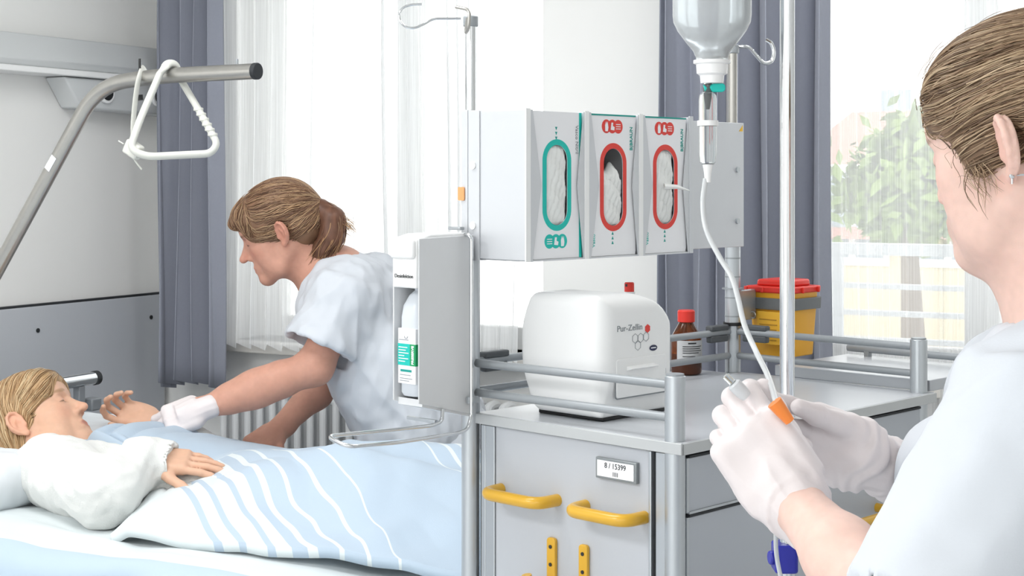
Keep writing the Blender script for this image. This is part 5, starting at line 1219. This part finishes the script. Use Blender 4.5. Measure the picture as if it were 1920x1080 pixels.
# tunic
s = Sdf((.22, 1.18, .62), (1.0, 2.12, 1.40), .0055); lv = V3(-.55, -.83, 0)
for q in (-1, 1): s.chain([V3(.62, 1.63, 1.17)+lv*.085*q, V3(.66, 1.63, .95)+lv*.08*q, V3(.68, 1.62, .72)+lv*.09*q], [.115, .12, .13], .05)
s.cap(nbf+V3(.01, 0, -.03), sl+V3(.02, .02, -.005), .068, .074, .04); s.cap(nbf+V3(.01, 0, -.03), sr, .068, .074, .04); s.cap(nbf+V3(.01, 0, -.02), V3(.63, 1.62, 1.1), .075, .12, .05)
ax = (el2-sl)/np.linalg.norm(el2-sl); hem = sl+ax*.225
s.cone(sl-ax*.02, hem, .070, .068, .03, rnd=.004); s.cone(hem-ax*.02, hem+ax*.02, .058, .064, .003, 's', rnd=.001)
ax2 = (er-sr)/np.linalg.norm(er-sr); s.cone(sr-ax2*.02, sr+ax2*.20, .074, .085, .03); s.cap(sr, V3(.62, 1.74, 1.08), .07, .10, .04); s.cap(sl+V3(.05, .06, -.02), sr+V3(.0, -.05, .0), .072, .072, .07)
s.cap(V3(.50, 1.72, 1.12), V3(.60, 1.66, .95), .06, .10, .05)
s.cap(pts(HF, [(-.02, 0, -.05)])[0], nbf+V3(-.02, .01, .01), .060, .066, .012, 's')
def d3(v): return folds(v, ax, .011, 8, 3)+folds(v, (-.3, .5, -.8), .007, 15, 6)+.0015*vnoise(v, 40, 1)
sdf_obj('tunic', s, M_tunic, n3, B2, smooth=3, disp=d3)
# trousers and shoes, out of the picture below
s = Sdf((.42, 1.38, 0), (.95, 1.90, .85), .012); hp = V3(.68, 1.62, .78); s.ell(hp, (.16, .17, .13), .03)
for q in (-1, 1): s.chain([hp+lv*.09*q, V3(.68, 1.62, .42)+lv*.09*q, V3(.70, 1.60, .07)+lv*.09*q], [.105, .08, .065], .03)
sdf_obj('trousers', s, M_tunic, n3, B2, smooth=2)
for q in (-1, 1):
    s = Sdf((.45, 1.38, -.005), (.92, 1.92, .14), .007); c = V3(.70, 1.60, 0)+lv*.09*q; fd = V3(-.83, .55, 0)
    s.cap(c+V3(0, 0, .045), c+fd*.15+V3(0, 0, .032), .045, .036, .02); s.field(lambda x, y, z: -z+0*x+0*y, (.4, 1.3, -.02), (1, 2, .02)); sdf_obj('shoe', s, M_white, n3, B2, smooth=2)
# gloves
GL = ori(wl, (-.54, .26, .80), (-.16, -.95, .20), 1.0); fd = (wl-el2)/np.linalg.norm(wl-el2)
s = Sdf(wl+V3(-.15, -.09, -.08), wl+V3(.10, .19, .19), .0017)
hand_prims(s, GL, -1, ((.35, 1.1, .7), (.55, 1.25, .7), (.65, 1.3, .7), (.7, 1.3, .7)), ((.92, .22, -.42), .05, .05), 1.12, (.02, .0, .0, .02))
s.cone(wl-fd*.012, wl+fd*.035, .0365, .034, .008, rnd=.002); s.cap(wl-fd*.01, wl+fd*.04, .031, .030, .01)
s.chain([np.array(q) for q in [wl-fd*.012+np.cross(fd, V3(math.cos(a), 0, math.sin(a)))*.0 + (np.cross(fd, V3(0, 1, 0))/np.linalg.norm(np.cross(fd, V3(0, 1, 0)))*math.cos(a)+np.cross(fd, np.cross(fd, V3(0, 1, 0)))/np.linalg.norm(np.cross(fd, V3(0, 1, 0)))*math.sin(a))*.0355 for a in np.linspace(0, 2*math.pi, 17)]], [.0022]*17, .002)
sdf_obj('glove', s, M_lab, n3, B2, smooth=2, disp=lambda v: folds(v, GL[:3, 0], .0022, 48, 2)+.0014*vnoise(v, 60, 4))
GR = ori(wr, (-.93, -.12, .34), (.10, .97, .15), 1.0); fr_ = (wr-er)/np.linalg.norm(wr-er)
s = Sdf(wr+V3(-.22, -.14, -.10), wr+V3(.12, .16, .14), .0018)
hand_prims(s, GR, 1, ((.15, .35, .3), (.6, 1.1, .6), (.8, 1.2, .6), (.9, 1.2, .6)), ((.97, .14, -.30), .0, .0), 1.08, (.04, .0, -.03, -.06))
s.cap(wr-fr_*.09, wr+fr_*.02, .036, .031, .01); s.cone(wr-fr_*.10, wr-fr_*.02, .040, .035, .008, rnd=.002)
def wrk(v):
    t = (v-wr) @ GR[:3, 0]; return .0016*np.sin(t*330+6*vnoise(v, 30, 3))*np.exp(-((t-.005)/.04)**2)+folds(v, GR[:3, 0], .0012, 55, 7)
sdf_obj('glove', s, M_lab, n3, B2, smooth=2, disp=wrk)
